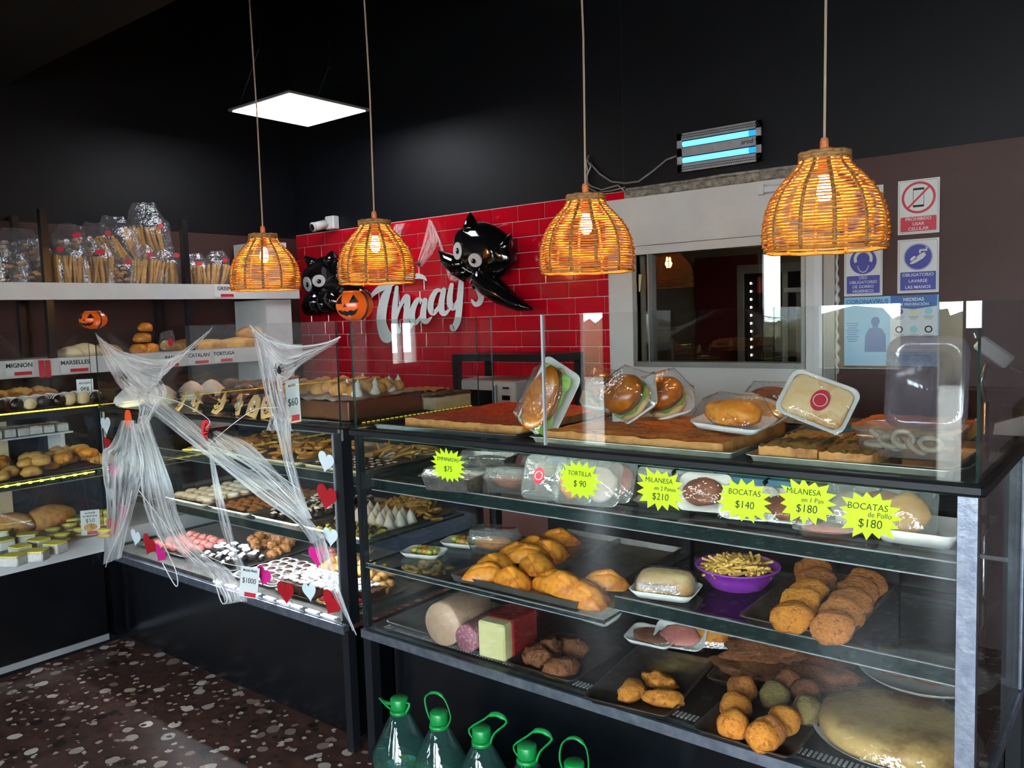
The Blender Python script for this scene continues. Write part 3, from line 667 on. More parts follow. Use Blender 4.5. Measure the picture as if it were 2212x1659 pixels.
# ---------------------------------------------------------------- hung LED panel
q = [onz(x, y, 2.95) for x, y in ((497, 238), (633, 199), (792, 243), (660, 274))]; c = sum(q, Vector())/4
t = thing('ceiling_panel_light', 'square white light panel hung on thin chains below the black ceiling', 'lamp', (c.x, c.y, 2.95))
part('frame', MB().bb((-.315, -.315, 0), (.315, .315, .014)), 'frame_grey', t); part('diffuser', MB().bb((-.295, -.295, -.003), (.295, .295, .0)), 'led_panel', t)
for sy in (-1, 1):
    for sx in (-1, 1): part('chain', MB().tube([(sx*.27, sy*.27, .014), (sx*.02, sy*.27, .33)], .0022, 5), 'black_metal', t)
    part('chain', MB().tube([(0, sy*.27, .33), (0, sy*.27, 4.2-2.95)], .0022, 5), 'black_metal', t)
# ---------------------------------------------------------------- insect lamp on the wall
def wallpt(px, py, d=0): p = ony(px, py, YB-d); return p
a, b = wallpt(1462, 280, .05), wallpt(1645, 370, .05); zc = (wallpt(1462, 292, .05).z+wallpt(1645, 257, .05).z)/2; zb = (wallpt(1462, 373, .05).z+wallpt(1645, 347, .05).z)/2
cx = (a.x+b.x)/2; w = b.x-a.x; h = zc-zb
t = thing('insect_lamp', 'steel insect killer lamp with two glowing blue tubes on the black wall', 'lamp', (cx, YB, (zc+zb)/2))
part('back_box', MB().bb((-w/2+.01, -.045, -h/2+.01), (w/2-.01, 0, h/2-.01)), 'black_metal', t)
fp = MB()
for z0, z1 in ((-h/2, -h*.30), (-h*.10, h*.12), (h*.32, h/2)): fp.bb((-w/2, -.052, z0), (w/2, -.046, z1))
for x0, x1 in ((-w/2, -w*.44), (w*.44, w/2)): fp.bb((x0, -.052, -h/2), (x1, -.046, h/2))
part('face_plate', fp, 'uv_plate', t)
for zz in (-h*.20, h*.22):
    tb = part('tube', MB().cyl((-w*.43, -.04, zz), (w*.36, -.04, zz), .016, n=12), 'uv_tube_core', t, True); part('tube_end', MB().cyl((w*.36, -.04, zz), (w*.44, -.04, zz), .016, n=12), 'uv_tube', tb, True)
hol = MB()
for r in range(4):
    for i in range(44): x = -w*.46+i*w*.92/43; z = (h*.5-.012-.012*r) if r < 2 else (-h*.5+.012+.012*(r-2)); hol.box((x+(r % 2)*.006, -.0525, z), (.006, .001, .007))
part('vent_holes', hol, 'black_rubber', t)['kind'] = 'stuff'
text('arod', .034, 'ink', t, (w*.34, -.0535, .004), (R(90), 0, 0), .01, shear=.2)
single('power_cable', MB().tube([wallpt(*p, .012) for p in ((1462, 337), (1440, 345), (1410, 370), (1380, 392), (1350, 396), (1320, 392), (1295, 375), (1275, 352))], .006, 6), 'frame_grey', 'grey power cable sagging from the insect lamp along the black wall', 'cable', smooth=True)
single('cable_bundle', MB().tube([wallpt(*p, .012) for p in ((1272, 335), (1266, 352), (1270, 372), (1264, 390), (1276, 402), (1300, 410), (1335, 400), (1352, 416))], .005, 6).tube([wallpt(*p, .016) for p in ((1268, 345), (1276, 360), (1268, 380), (1270, 405), (1290, 416), (1320, 412), (1350, 405))], .0045, 6), 'frame_grey', 'loose bundle of wires stapled above the red tiles', 'cable', smooth=True)
for k in range(2):
    single('conduit_pipe', MB().tube([wallpt(1352, 418-8*k, .02), wallpt(1500, 398-9*k, .02), wallpt(1560, 388-9*k, .02), wallpt(1735, 366-9*k, .02)], .0075, 8), 'plaster', ('lower' if k == 0 else 'upper')+' of two grey conduit pipes running along the white lintel', 'pipe', smooth=True)
single('door_closer', MB().cbox((0, 0, 0), (.24, .03, .035), .004).box((-.105, -.012, 0), (.03, .02, .05)), 'appliance_white', 'white metal bracket screwed to the lintel behind the pendant lamp', 'bracket', wallpt(1690, 405, .05))
# ---------------------------------------------------------------- security camera
p = wallpt(724, 482, .0)
t = thing('security_camera', 'small white security camera on a square box above the red tiles', 'camera', (p.x, YB, p.z))
part('junction_box', MB().cbox((0, -.03, 0), (.10, .06, .10), .006), 'cctv_white', t)
d = Vector((-.12, -.95, -.25)).normalized(); a = Vector((-.04, -.07, -.01)); b = a+d*.10
part('bracket', MB().cyl((-.01, -.055, 0), a, .016), 'cctv_white', t, True); bd = part('barrel', MB().cyl(a-d*.01, b, .034, n=18).cyl(b, b+d*.012, .037, n=18), 'cctv_white', t, True)
part('lens', MB().cyl(b+d*.012, b+d*.014, .025, n=16), 'dark_glass', bd)
# ---------------------------------------------------------------- printed signs on the brown wall (local: x right, y up, z out of the wall)
def ring(mb, c, r0, r1, z0, z1, n=36, a0=0, a1=2*math.pi, mi=0, sy=1):
    full = abs(a1-a0-2*math.pi) < 1e-6; m = n if full else n+1; vs = []; fs = []
    for i in range(m):
        q = a0+(a1-a0)*i/n; cs, sn = math.cos(q), math.sin(q)*sy
        vs += [(c[0]+r0*cs, c[1]+r0*sn, z0), (c[0]+r1*cs, c[1]+r1*sn, z0), (c[0]+r0*cs, c[1]+r0*sn, z1), (c[0]+r1*cs, c[1]+r1*sn, z1)]
    for i in range(n):
        a = 4*i; b = 4*((i+1) % m); fs += [(a+2, a+3, b+3, b+2), (a+1, b+1, b+3, a+3), (a, a+2, b+2, b)]
    mb.add(vs, fs, mi); return mb
def ell(c, rx, ry, n=24, rot=0):
    return [(c[0]+rx*math.cos(q)*math.cos(rot)-ry*math.sin(q)*math.sin(rot), c[1]+rx*math.cos(q)*math.sin(rot)+ry*math.sin(q)*math.cos(rot)) for q in (2*math.pi*i/n for i in range(n))]
def rrect(w, h, r, c=(0, 0), k=4):
    return [(c[0]+sx*(w/2-r)+r*math.cos(math.pi/2*(q+i/k)), c[1]+sy*(h/2-r)+r*math.sin(math.pi/2*(q+i/k))) for q, (sx, sy) in enumerate(((1, 1), (-1, 1), (-1, -1), (1, -1))) for i in range(k+1)]
def outline(mb, w, h, r, t, z0, z1):
    a = rrect(w, h, r); b = rrect(w-2*t, h-2*t, max(r-t, .001)); n = len(a)
    mb.add([(x, y, z1) for x, y in a]+[(x, y, z1) for x, y in b], [(i, (i+1) % n, n+(i+1) % n, n+i) for i in range(n)]); return mb
WALLR = (R(90), 0, 0)
def wall_sign(px0, py0, px1, py1, name, label, lines, col, pic, size=.023, ph=.075):
    a, b = wallpt(px0, py0), wallpt(px1, py1); c = (a+b)/2; w, h = .178, .25
    t = thing(name, label, 'sign', (c.x, YB-.003, c.z), WALLR)
    part('plate', MB().prism(rrect(w, h, .002), -.001, .001), 'paper_white', t)
    part('border_line', outline(MB(), w-.012, h-.012, .012, .0013, 0, .0014), 'print_green', t)
    part('caption_panel', MB().prism(rrect(w-.024, ph, .004, (0, -h/2+.012+ph/2)), .001, .0014), col, t)
    for i, s in enumerate(lines): text(s, size, 'paper_white', t, (0, -h/2+.012+ph-ph*(i+.5)/len(lines), .0017), bold=.008)
    pic(t, (0, .042)); return t
def pic_phone(t, c):
    part('phone_symbol', outline(MB(), .048, .088, .006, .002, 0, .0016).prism(rrect(.048, .010, .004, (0, .039)), .0012, .0018).prism(rrect(.048, .010, .004, (0, -.039)), .0012, .0018), 'ink', t, loc=(c[0], c[1], 0))
    r = part('ban_ring', ring(MB(), c, .062, .073, .0015, .0022), 'print_red', t)
    part('ban_bar', MB().box((0, 0, .0023), (.128, .009, .0006), M=Matrix.Translation((c[0], c[1], 0)) @ Matrix.Rotation(R(45), 4, 'Z')), 'print_red', t)
def pic_cap(t, c):
    part('blue_disc', MB().prism(ell(c, .062, .062, 36), .001, .0015), 'print_blue', t)
    part('hair_shape', ring(MB(), (c[0], c[1]+.012), .030, .044, .0015, .0019, a0=R(-25), a1=R(205)), 'paper_white', t)
    part('face_line', ring(MB(), (c[0], c[1]-.014), .024, .027, .0015, .0019, a0=R(190), a1=R(350), sy=1.5), 'paper_white', t)
def pic_hand(t, c):
    part('blue_disc', MB().prism(ell(c, .058, .058, 36), .001, .0015), 'print_blue', t); part('disc_ring', ring(MB(), c, .060, .062, .001, .0014), 'print_blue', t)
    h = MB()
    for i, (x, y, rt, l) in enumerate(((-.012, -.020, 25, .05), (.002, -.012, 28, .06), (.010, -.004, 30, .055), (.012, .006, 33, .045), (-.022, -.006, 40, .03))):
        h.prism(ell((c[0]+x, c[1]+y), l/2, .007, 14, R(rt)), .0015, .0019+.00012*i)
    part('hand_symbol', h, 'paper_white', t)
    part('tap_symbol', MB().box((c[0]+.022, c[1]+.030, .0018), (.03, .009, .0006)).box((c[0]+.036, c[1]+.034, .0018), (.006, .018, .0006)).box((c[0]+.008, c[1]+.024, .0018), (.008, .014, .0006)), 'paper_white', t)
wall_sign(1940, 390, 2030, 504, 'warning_sign', 'white warning sign with a crossed-out phone and the words PROHIBIDO USAR CELULAR', ['PROHIBIDO', 'USAR', 'CELULAR'], 'print_red', pic_phone, .021, .068)
wall_sign(1939, 518, 2029, 632, 'hygiene_sign', 'white and blue sign with hands under a tap and the words OBLIGATORIO LAVARSE LAS MANOS', ['OBLIGATORIO', 'LAVARSE', 'LAS MANOS'], 'print_blue', pic_hand, .0205, .086)
wall_sign(1823, 531, 1908, 637, 'hygiene_sign', 'white and blue sign with a capped head and the words USO OBLIGATORIO DE GORRO HIGIENICO', ['USO', 'OBLIGATORIO', 'DE GORRO', 'HIGIENICO'], 'print_blue', pic_cap, .0195, .086)
wall_sign(1824, 404, 1909, 518, 'warning_sign', 'white sign mostly hidden behind the pendant lamp, above the hairnet sign', [], 'print_blue', lambda t, c: part('blue_disc', MB().prism(ell(c, .058, .058, 36), .001, .0015), 'print_blue', t))
# information poster
PW, PH = .423, .335
t = thing('health_poster', 'blue and grey coronavirus information poster below the hygiene signs', 'poster', (-1.0525, YB-.003, 1.636-PH/2), WALLR)
part('sheet', MB().box((0, 0, 0), (PW, PH, .001)), 'poster_blue', t)
part('grey_panel', MB().box((.104, .02, .0006), (.205, PH-.10, .0006)), 'poster_grey', t)
part('header_bar', MB().prism([(.003, PH/2), (PW/2-.006, PH/2), (PW/2-.006, PH/2-.052), (.104, PH/2-.066), (.003, PH/2-.052)], .001, .0016), 'poster_dark', t)
text('CORONAVIRUS', .028, 'poster_dark', t, (-.104, PH/2-.024, .0014), bold=.03); text('MEDIDAS', .022, 'paper_white', t, (.104, PH/2-.020, .002), bold=.015); text('DE PREVENCIÓN', .0175, 'paper_white', t, (.104, PH/2-.043, .002), bold=.015)
for i, cc in enumerate(('print_blue', 'poster_sand', 'poster_teal', 'ink', 'poster_teal', 'ink')):
    x, y = .042+(i % 3)*.064, .092-(i//3)*.085; part('icon', ring(MB(), (x, y), .0 if cc != 'ink' else .011, .017, .0009, .0015, 20), cc, t)
    for k in range(3): part('text_line', MB().box((x, y-.024-.006*k, .0011), (.045-.008*k, .0025, .0004)), 'frame_grey', t)
for k in range(9): part('text_line', MB().box((-.172, .04-.011*k, .0008), (.06-.01*(k % 3), .003, .0004)), 'poster_dark', t)
for x in (.05, .15):
    for k in range(4): part('text_line', MB().box((x, -.115-.009*k, .0011), (.08-.012*(k % 2), .003, .0004)), 'poster_dark', t)
part('figure_silhouette', MB().prism([(-.115, -.10), (-.112, -.02), (-.095, .012), (-.078, .018), (-.078, .03), (-.086, .045), (-.08, .065), (-.065, .072), (-.05, .065), (-.044, .045), (-.052, .03), (-.052, .018), (-.035, .012), (-.018, -.02), (-.015, -.10)], .0008, .0014), 'poster_dark', t)
# ---------------------------------------------------------------- brush-script shop name on the tiles
def cr(x, y, d): return ony(620+x*.29837, 420+y*.29837, YB-.012-d)
sg = thing('wall_lettering', 'white brush-script shop name mounted on the red tiled wall', 'sign', (0, 0, 0))
LET = [[([(590, 775), (625, 720), (690, 672), (780, 632), (860, 606), (930, 590), (985, 600), (1012, 626)], [4, 30, 52, 46, 40, 44, 30, 3]), ([(748, 672), (712, 740), (688, 840), (684, 930), (705, 1005), (722, 1030)], [26, 62, 70, 70, 84, 92])],
       [([(795, 672), (784, 780), (778, 880), (784, 960), (800, 985)], [26, 40, 44, 48, 52]), ([(786, 920), (815, 820), (850, 755), (872, 745), (868, 830), (862, 915), (884, 955), (915, 930)], [14, 22, 34, 42, 44, 44, 42, 12])],
       [([(985, 775), (950, 760), (915, 820), (905, 890), (925, 930), (965, 890), (995, 800)], [18, 32, 42, 44, 38, 22, 16]), ([(1000, 765), (986, 850), (988, 905), (1010, 920), (1045, 890)], [34, 44, 44, 36, 10])],
       [([(1120, 700), (1085, 695), (1050, 750), (1038, 820), (1058, 860), (1100, 810), (1130, 720)], [18, 32, 42, 44, 38, 22, 16]), ([(1135, 690), (1118, 780), (1120, 845), (1142, 862), (1180, 830)], [34, 44, 44, 36, 10])],
       [([(1192, 655), (1178, 740), (1182, 800), (1205, 822), (1235, 770), (1256, 690)], [30, 42, 44, 38, 22, 18]), ([(1262, 618), (1254, 720), (1246, 830), (1232, 920), (1205, 970), (1188, 952)], [34, 46, 46, 48, 46, 20])],
       [([(1345, 560), (1338, 600), (1320, 640)], [26, 24, 6])],
       [([(1440, 640), (1400, 630), (1372, 660), (1388, 700), (1405, 745), (1392, 785), (1362, 795), (1338, 765)], [18, 34, 40, 40, 42, 40, 34, 14])]]
for strokes in LET:
    mb = MB()
    for k, (pth, wd_) in enumerate(strokes): ribbon(pth, wd_, -.002, .022+.0006*k, mb, cr, 0, 1)
    part('letter', mb, ['letter_white', 'letter_side'], sg)
# ---------------------------------------------------------------- foil balloons
def balloon(name, label, hc, hr, tilt, ears, eyes, limbs, mouth, yb):
    sx = (ony(hc[0]+10, hc[1], yb)-ony(hc[0], hc[1], yb)).x/10; sz = (ony(hc[0], hc[1]-10, yb)-ony(hc[0], hc[1], yb)).z/10
    yb = YB-.025-min(hr[0]*sx, hr[1]*sz)*.62
    o = ony(hc[0], hc[1], yb); t = thing(name, label, 'balloon', o)
    def L(px, py, dy=0): return ony(px, py, yb+dy-.025)-o
    sx = (ony(hc[0]+10, hc[1], yb)-ony(hc[0], hc[1], yb)).x/10; sz = (ony(hc[0], hc[1]-10, yb)-ony(hc[0], hc[1], yb)).z/10
    hx, hz = hr[0]*sx, hr[1]*sz; hy = min(hx, hz)*.62
    M = Matrix.Rotation(tilt, 4, 'Y'); part('head', MB().blob((0, 0, 0), (hx, hy, hz), 3, .05, 2.5, 4, M=M), 'balloon_black', t, True)
    for tip, b1, b2 in ears:
        a, b, c = L(*tip), L(*b1), L(*b2); m = (b+c)/2; r = (b-c).length/2
        part('ear', MB().tube([m+(m-a)*.25, m, m*.6+a*.4, m*.25+a*.75, a], [r*.9, r, r*.72, r*.36, .001], 8, flat=.7), 'balloon_black', t, True)
    for (ex, ey), rx, rz, (pxp, pyp) in eyes:
        e = L(ex, ey); q = max(0, 1-(e.x/hx)**2-(e.z/hz)**2); e.y = -hy*math.sqrt(q)*.98-.006
        nrm = Vector((e.x/hx**2, e.y/hy**2, e.z/hz**2)).normalized()
        rm = Vector((0, 0, 1)).rotation_difference(nrm).to_matrix().to_4x4(); Mx = Matrix.Translation(e) @ rm
        # align the oval's long side with up
        up = rm.inverted() @ Vector((0, 0, 1)); ang = math.atan2(up.y, up.x)-math.pi/2
        Mx = Mx @ Matrix.Rotation(ang, 4, 'Z')
        ep = part('eye', MB().prism(ell((0, 0), rx*sx*1.15, rz*sz, 22), -.004, .004, M=Mx), 'eye_white', t)
        part('pupil', MB().prism(ell((pxp*sx, pyp*sz), rx*sx*.42, rz*sz*.36, 16), .004, .0055, M=Mx).prism(ell((pxp*sx-.2*rx*sx, pyp*sz+.1*rz*sz), rx*sx*.14, rz*sz*.12, 10), .0055, .006, mi=1, M=Mx), ['balloon_black', 'eye_white'], ep)
    for nm, pth, rad in limbs:
        part(nm, MB().tube([L(*p[:2], (p[2] if len(p) > 2 else 0)) for p in pth], [r*sx for r in rad], 14, flat=.8), 'balloon_black', t, True)
    if mouth:
        pts = []
        for m_ in mouth:
            e = L(*m_); q = max(.02, 1-(e.x/hx)**2-(e.z/hz)**2); e.y = -hy*math.sqrt(q)-.004; pts.append(e)
        part('mouth', MB().tube(pts, .0035, 6), 'eye_white', t, True)
    return t
balloon('bat_balloon', 'large shiny black bat-cat foil balloon with spread wings beside the white lettering', (1046, 540), (66, 58), R(18),
        [((1016, 458), (1001, 498), (1036, 486)), ((1104, 504), (1082, 520), (1106, 548))], [((1003, 543), 11, 19, (1, 0)), ((1043, 563), 12, 15, (-3, -1))],
        [('wing', [(1010, 570, .03), (985, 572, .02), (965, 560, .0), (946, 540, -.02)], [20, 22, 16, 1]), ('wing', [(1005, 580, .03), (1000, 596, .02), (975, 590, 0)], [20, 14, 3]), ('body', [(1040, 585, .02), (1046, 606, .02), (1062, 620, .02), (1090, 640, .01), (1125, 660, 0), (1150, 668, -.02)], [20, 24, 25, 22, 13, 1]), ('foot', [(1035, 605, .02), (1030, 617, .0), (1020, 621, -.02)], [9, 8, 4]), ('foot', [(1100, 645, .02), (1108, 660, .0), (1116, 668, -.02)], [11, 7, 3])],
        [(1008, 578), (1022, 588), (1040, 588), (1048, 580)], YB-.20)
balloon('bat_balloon', 'smaller shiny black bat-cat foil balloon at the edge of the red tiles', (702, 600), (47, 46), R(-8),
        [((657, 552), (668, 578), (688, 560)), ((717, 540), (702, 560), (732, 566))], [((679, 614), 9, 16, (1, -1)), ((706, 607), 11, 13, (1, -1))],
        [('wing', [(700, 640, .02), (685, 655, .0), (668, 664, -.01), (655, 662, -.02)], [22, 24, 16, 2]), ('wing', [(705, 650, .02), (700, 668, .0), (690, 680, -.01)], [22, 16, 3]), ('body', [(715, 635, .02), (730, 650, .02), (745, 665, .02)], [22, 22, 14]), ('wing', [(730, 625, .02), (760, 630, .0), (785, 632, -.01), (802, 642, -.02)], [16, 16, 10, 1])],
        [(700, 632), (712, 632), (718, 624)], YB-.20)
# ---------------------------------------------------------------- plastic pumpkin buckets
def pumpkin(label, c, rx, rz, yaw):
    t = thing('pumpkin_bucket', label, 'bucket', c, (0, 0, yaw), 'plastic pumpkin buckets'); ry = rx*.95
    def S(u, v, k=1.012): # u, v in degrees on the surface, face towards -y
        a, b = R(u), R(v); lob = 1+.02*math.cos(10*a); return Vector((rx*math.sin(a)*math.cos(b)*k*lob, -ry*math.cos(a)*math.cos(b)*k*lob, rz*math.sin(b)*k+rz*.92))
    part('bowl', MB().grid(lambda i, j: S(i*360-180, -80+j*138, 1), 40, 16), 'orange_plastic', t, True)
    part('rim', MB().tube([S(i*10, 58, 1.02) for i in range(36)], rx*.06, 6, closed=True), 'orange_plastic', t, True)
    part('strap', MB().tube([S(70, v, 1.03) for v in range(-60, 61, 12)], rx*.045, 6), 'black_rubber', t, True)
    def patch(poly):
        n = len(poly); c = (sum(p[0] for p in poly)/n, sum(p[1] for p in poly)/n); q = [S(*p, 1.025) for p in poly]+[S((poly[i][0]+poly[(i+1) % n][0])/2, (poly[i][1]+poly[(i+1) % n][1])/2, 1.025) for i in range(n)]+[S(*c, 1.03)]
        return MB().add(q, [(i, n+i, 2*n) for i in range(n)]+[(n+i, (i+1) % n, 2*n) for i in range(n)])
    for poly in ([(-42, 6), (-12, 6), (-24, 40)], [(12, 8), (42, 10), (26, 42)]): part('eye', patch(poly), 'black_rubber', t)
    part('nose', patch([(-7, -6), (6, -6), (0, 7)]), 'black_rubber', t)
    m = [(-42, -14), (-30, -18), (-22, -15), (-12, -22), (-4, -18), (6, -23), (14, -17), (26, -20), (40, -12)]; lo = [(30, -33), (16, -40), (8, -34), (-4, -42), (-14, -35), (-28, -32)]
    part('mouth', MB().add([S(*p, 1.03) for p in m+lo], [(0, 1, 14), (1, 2, 13, 14), (2, 3, 12, 13), (3, 4, 5, 11, 12), (5, 6, 10, 11), (6, 7, 9, 10), (7, 8, 9)]), 'black_rubber', t)
p = ony(768, 697, Y0+.03); pumpkin('orange plastic pumpkin bucket perched on the glass joint between two cases', (p.x, p.y, 1.602), .066, .055, R(18))
p = ony(203, 712, Y0+.02); pumpkin('orange plastic pumpkin bucket perched on the glass corner above the cobweb', (p.x, p.y, 1.602), .066, .046, R(26))
# ---------------------------------------------------------------- cobwebs on the pastry case
YW = Y0-.020
def lerp(pts, t):
    n = len(pts)-1; i = min(int(t*n), n-1); f = t*n-i; a, b = pts[i], pts[i+1]; p0, p3 = pts[max(i-1, 0)], pts[min(i+2, n)]
    return tuple(.5*((2*a[k])+(b[k]-p0[k])*f+(2*p0[k]-5*a[k]+4*b[k]-p3[k])*f*f+(-p0[k]+3*a[k]-3*b[k]+p3[k])*f**3) for k in (0, 1))
def sheet(mb, A, B, nu=8, nv=26, y=None, ph=0):
    def fn(u, v):
        a, b = lerp(A, v), lerp(B, v); x = a[0]*(1-u)+b[0]*u; z = a[1]*(1-u)+b[1]*u
        return ony(x, z, (y or YW)-.012*math.sin(math.pi*u)*math.sin(3*v+ph)-.004)
    return mb.grid(fn, nu, nv, uv=True)
def strands(mb, A, B, n, seed, r=.0011, y=None, jit=5):
    random.seed(seed)
    for k in range(n):
        u = random.random(); u2 = min(1, max(0, u+random.uniform(-.3, .3))); v0 = random.uniform(0, .25); v1 = random.uniform(.7, 1); pts = []
        for i in range(13):
            v = v0+(v1-v0)*i/12; w = u*(1-i/12)+u2*i/12; a, b = lerp(A, v), lerp(B, v)
            pts.append(ony(a[0]*(1-w)+b[0]*w+random.uniform(-jit, jit)*.25, a[1]*(1-w)+b[1]*w, (y or YW)-.014))
        mb.tube(pts, r*random.uniform(.35, .8), 3)
    return mb
def cobweb(label, bands, y=None, extra=(), seed=1, dens=1.0):
    t = thing('cobweb', label, 'cobweb', (0, 0, 0)); s = MB(); st = MB()
    for i, (A, B, n) in enumerate(bands): sheet(s, A, B, y=y, ph=i*1.3); strands(st, A, B, int(n*dens), seed*50+i, y=y)
    for pts, r in extra: st.tube([ony(*lerp(pts, k/14), (y or YW)-.016) for k in range(15)], r, 5)
    part('gauze', s, 'web', t, True); part('threads', st, 'web_strand', t)['kind'] = 'stuff'; return t
cobweb('large white stretchy cobweb draped from the pumpkin corner down across the pastry case', [
    ([(205, 718), (262, 766), (300, 800), (325, 835)], [(205, 718), (232, 790), (262, 840), (290, 860)], 10),
    ([(205, 718), (250, 752), (330, 776), (398, 764), (440, 730), (460, 703)], [(215, 735), (262, 795), (318, 845), (325, 845), (340, 800), (452, 718)], 16),
    ([(268, 818), (275, 850), (300, 880), (292, 930)], [(345, 815), (360, 850), (335, 890), (312, 935)], 14),
    ([(300, 870), (400, 950), (480, 1010), (560, 1075), (640, 1130), (672, 1175)], [(335, 850), (420, 915), (500, 990), (580, 1040), (660, 1112), (700, 1160)], 18),
    ([(672, 1160), (690, 1215), (712, 1270), (742, 1325)], [(700, 1150), (718, 1215), (735, 1270), (768, 1372)], 9),
    ([(300, 900), (318, 980), (330, 1050), (352, 1130), (385, 1190), (420, 1225)], [(318, 895), (345, 975), (372, 1050), (388, 1120), (425, 1180), (478, 1228)], 16),
    ([(262, 908), (240, 960), (222, 975), (222, 1020), (232, 1100), (222, 1220)], [(292, 908), (305, 965), (312, 1010), (300, 1060), (282, 1120), (262, 1205)], 20),
    ([(285, 915), (300, 990), (305, 1060), (320, 1120), (340, 1160)], [(300, 915), (330, 990), (345, 1060), (360, 1120), (400, 1200)], 10),
    ([(440, 935), (470, 970), (540, 1010), (610, 1070), (660, 1120)], [(470, 930), (540, 960), (600, 1020), (650, 1075), (675, 1120)], 12),
    ([(448, 960), (462, 1060), (478, 1140), (500, 1205)], [(456, 960), (478, 1060), (500, 1140), (515, 1205)], 8),
    ([(415, 1215), (450, 1240), (480, 1285), (486, 1306)], [(470, 1215), (500, 1235), (520, 1275), (530, 1298)], 8),
    ([(500, 1200), (515, 1240), (525, 1280), (528, 1300)], [(520, 1200), (532, 1240), (532, 1280), (534, 1300)], 5)],
    extra=[([(310, 850), (385, 868), (450, 905), (445, 925)], .0016), ([(330, 1130), (355, 1180), (378, 1228), (384, 1262), (376, 1262), (350, 1215)], .0022), ([(460, 1240), (476, 1296), (486, 1304), (490, 1290), (470, 1250)], .0022),
           ([(420, 1170), (440, 1195), (480, 1215), (530, 1225)], .0018), ([(228, 1225), (240, 1190), (268, 1130), (285, 1060)], .002), ([(300, 1060), (380, 1160), (450, 1225)], .002), ([(445, 960), (560, 1000), (650, 1060)], .0015), ([(600, 880), (540, 890), (450, 960)], .0012),
           ([(770, 1372), (757, 1340), (738, 1290), (700, 1170)], .0014)], seed=1, dens=.28)
cobweb('second white cobweb hanging from the glass top over the price card', [
    ([(540, 703), (556, 770), (570, 840), (585, 900)], [(560, 705), (600, 770), (612, 840), (628, 905)], 16),
    ([(540, 703), (575, 722), (620, 742), (680, 745), (735, 728)], [(548, 720), (585, 790), (608, 830), (650, 790), (730, 738)], 16),
    ([(578, 890), (590, 905), (604, 960), (622, 1030), (655, 1120)], [(632, 900), (628, 930), (632, 980), (650, 1050), (672, 1120)], 14),
    ([(572, 930), (577, 925), (584, 900)], [(634, 932), (630, 925), (626, 900)], 6)],
    extra=[([(540, 703), (580, 735), (640, 748), (700, 742), (735, 728)], .003)], seed=2, dens=.28)
YT = YB-.03
cobweb('small cobweb scrap hanging on the tiles between lamp and bat balloon', [([(926, 474), (915, 520), (905, 555), (900, 578)], [(930, 474), (945, 515), (935, 545), (912, 575)], 8), ([(928, 474), (945, 520), (952, 540)], [(934, 478), (955, 530), (962, 560)], 5)], y=YT, seed=3)
cobweb('small cobweb scrap stuck to the tiles behind the second lamp', [([(852, 485), (850, 500), (858, 512)], [(876, 482), (868, 498), (866, 512)], 8)], y=YT, seed=4)
cobweb('small cobweb scrap below the wing of the larger bat balloon', [([(962, 570), (966, 592), (972, 606)], [(1000, 592), (996, 604), (985, 608)], 8)], y=YT, seed=5)
def heart(px, py, h, tilt, m, where, ysurf=None):
    c = ony(px, py, ysurf or Y0-.004); s = h/1790*(c-CAM).dot(_F)/2*.84; pts = []
    for i in range(28):
        q = 2*math.pi*i/28; x = 16*math.sin(q)**3; z = 13*math.cos(q)-5*math.cos(2*q)-2*math.cos(3*q)-math.cos(4*q); pts.append((x/15*s*1.05, z/15*s))
    single('paper_heart', MB().prism(pts, -.0008, .0008, M=Matrix.Rotation(tilt, 4, 'Z')), m, where, 'heart', c, WALLR, 'paper hearts on the pastry case')
HC = {'w': 'heart_white', 'r': 'heart_red', 'p': 'heart_pink'}; HN = {'w': 'white', 'r': 'dark red', 'p': 'hot pink'}
for px, py, h, tl, c, where in ((228, 917, 46, .1, 'w', 'stuck high by the case corner post'), (231, 957, 34, -.2, 'r', 'stuck by the case corner post above the web'), (246, 1018, 40, .1, 'p', 'seen through the web drape'), (238, 1066, 40, 0, 'w', 'half behind the web drape'), (266, 1106, 36, -.5, 'p', 'under the web drape'), (244, 1135, 48, .1, 'r', 'low under the web drape'),
                        (293, 1160, 44, -.2, 'w', 'low beside the web drape'), (322, 1176, 56, -.4, 'r', 'tangled in the web near the rail'), (346, 1196, 46, -.5, 'p', 'just above the bottom rail'), (704, 996, 56, -.25, 'w', 'high beside the black post'), (705, 1072, 70, -.2, 'r', 'beside the black post, the largest one'),
                        (714, 1158, 52, -.05, 'w', 'above the lower trays near the black post'), (684, 1200, 58, .1, 'p', 'behind the web end near the black post'), (570, 1243, 54, -.3, 'p', 'beside the pastry name card'), (617, 1278, 62, .05, 'r', 'above the bottom rail next to the name card'), (668, 1277, 50, .15, 'w', 'between two dark red hearts low on the glass'), (716, 1302, 66, -.45, 'r', 'at the bottom corner by the black post')):
    heart(px, py, h, tl, HC[c], HN[c]+' paper heart '+where)
for px, py, rx, rz, m, lb in ((277, 905, 11, 20, 'oval_orange', 'small orange oval ornament on the web under the counter edge'), (445, 928, 13, 21, 'oval_red', 'small red oval ornament on the web with a spider')):
    c = ony(px, py, Y0-.03); k = (c-CAM).dot(_F)/1790; single('oval_ornament', MB().prism(ell((0, 0), rx*k*1.2, rz*k, 20), -.003, .003), m, lb, 'ornament', c, WALLR)
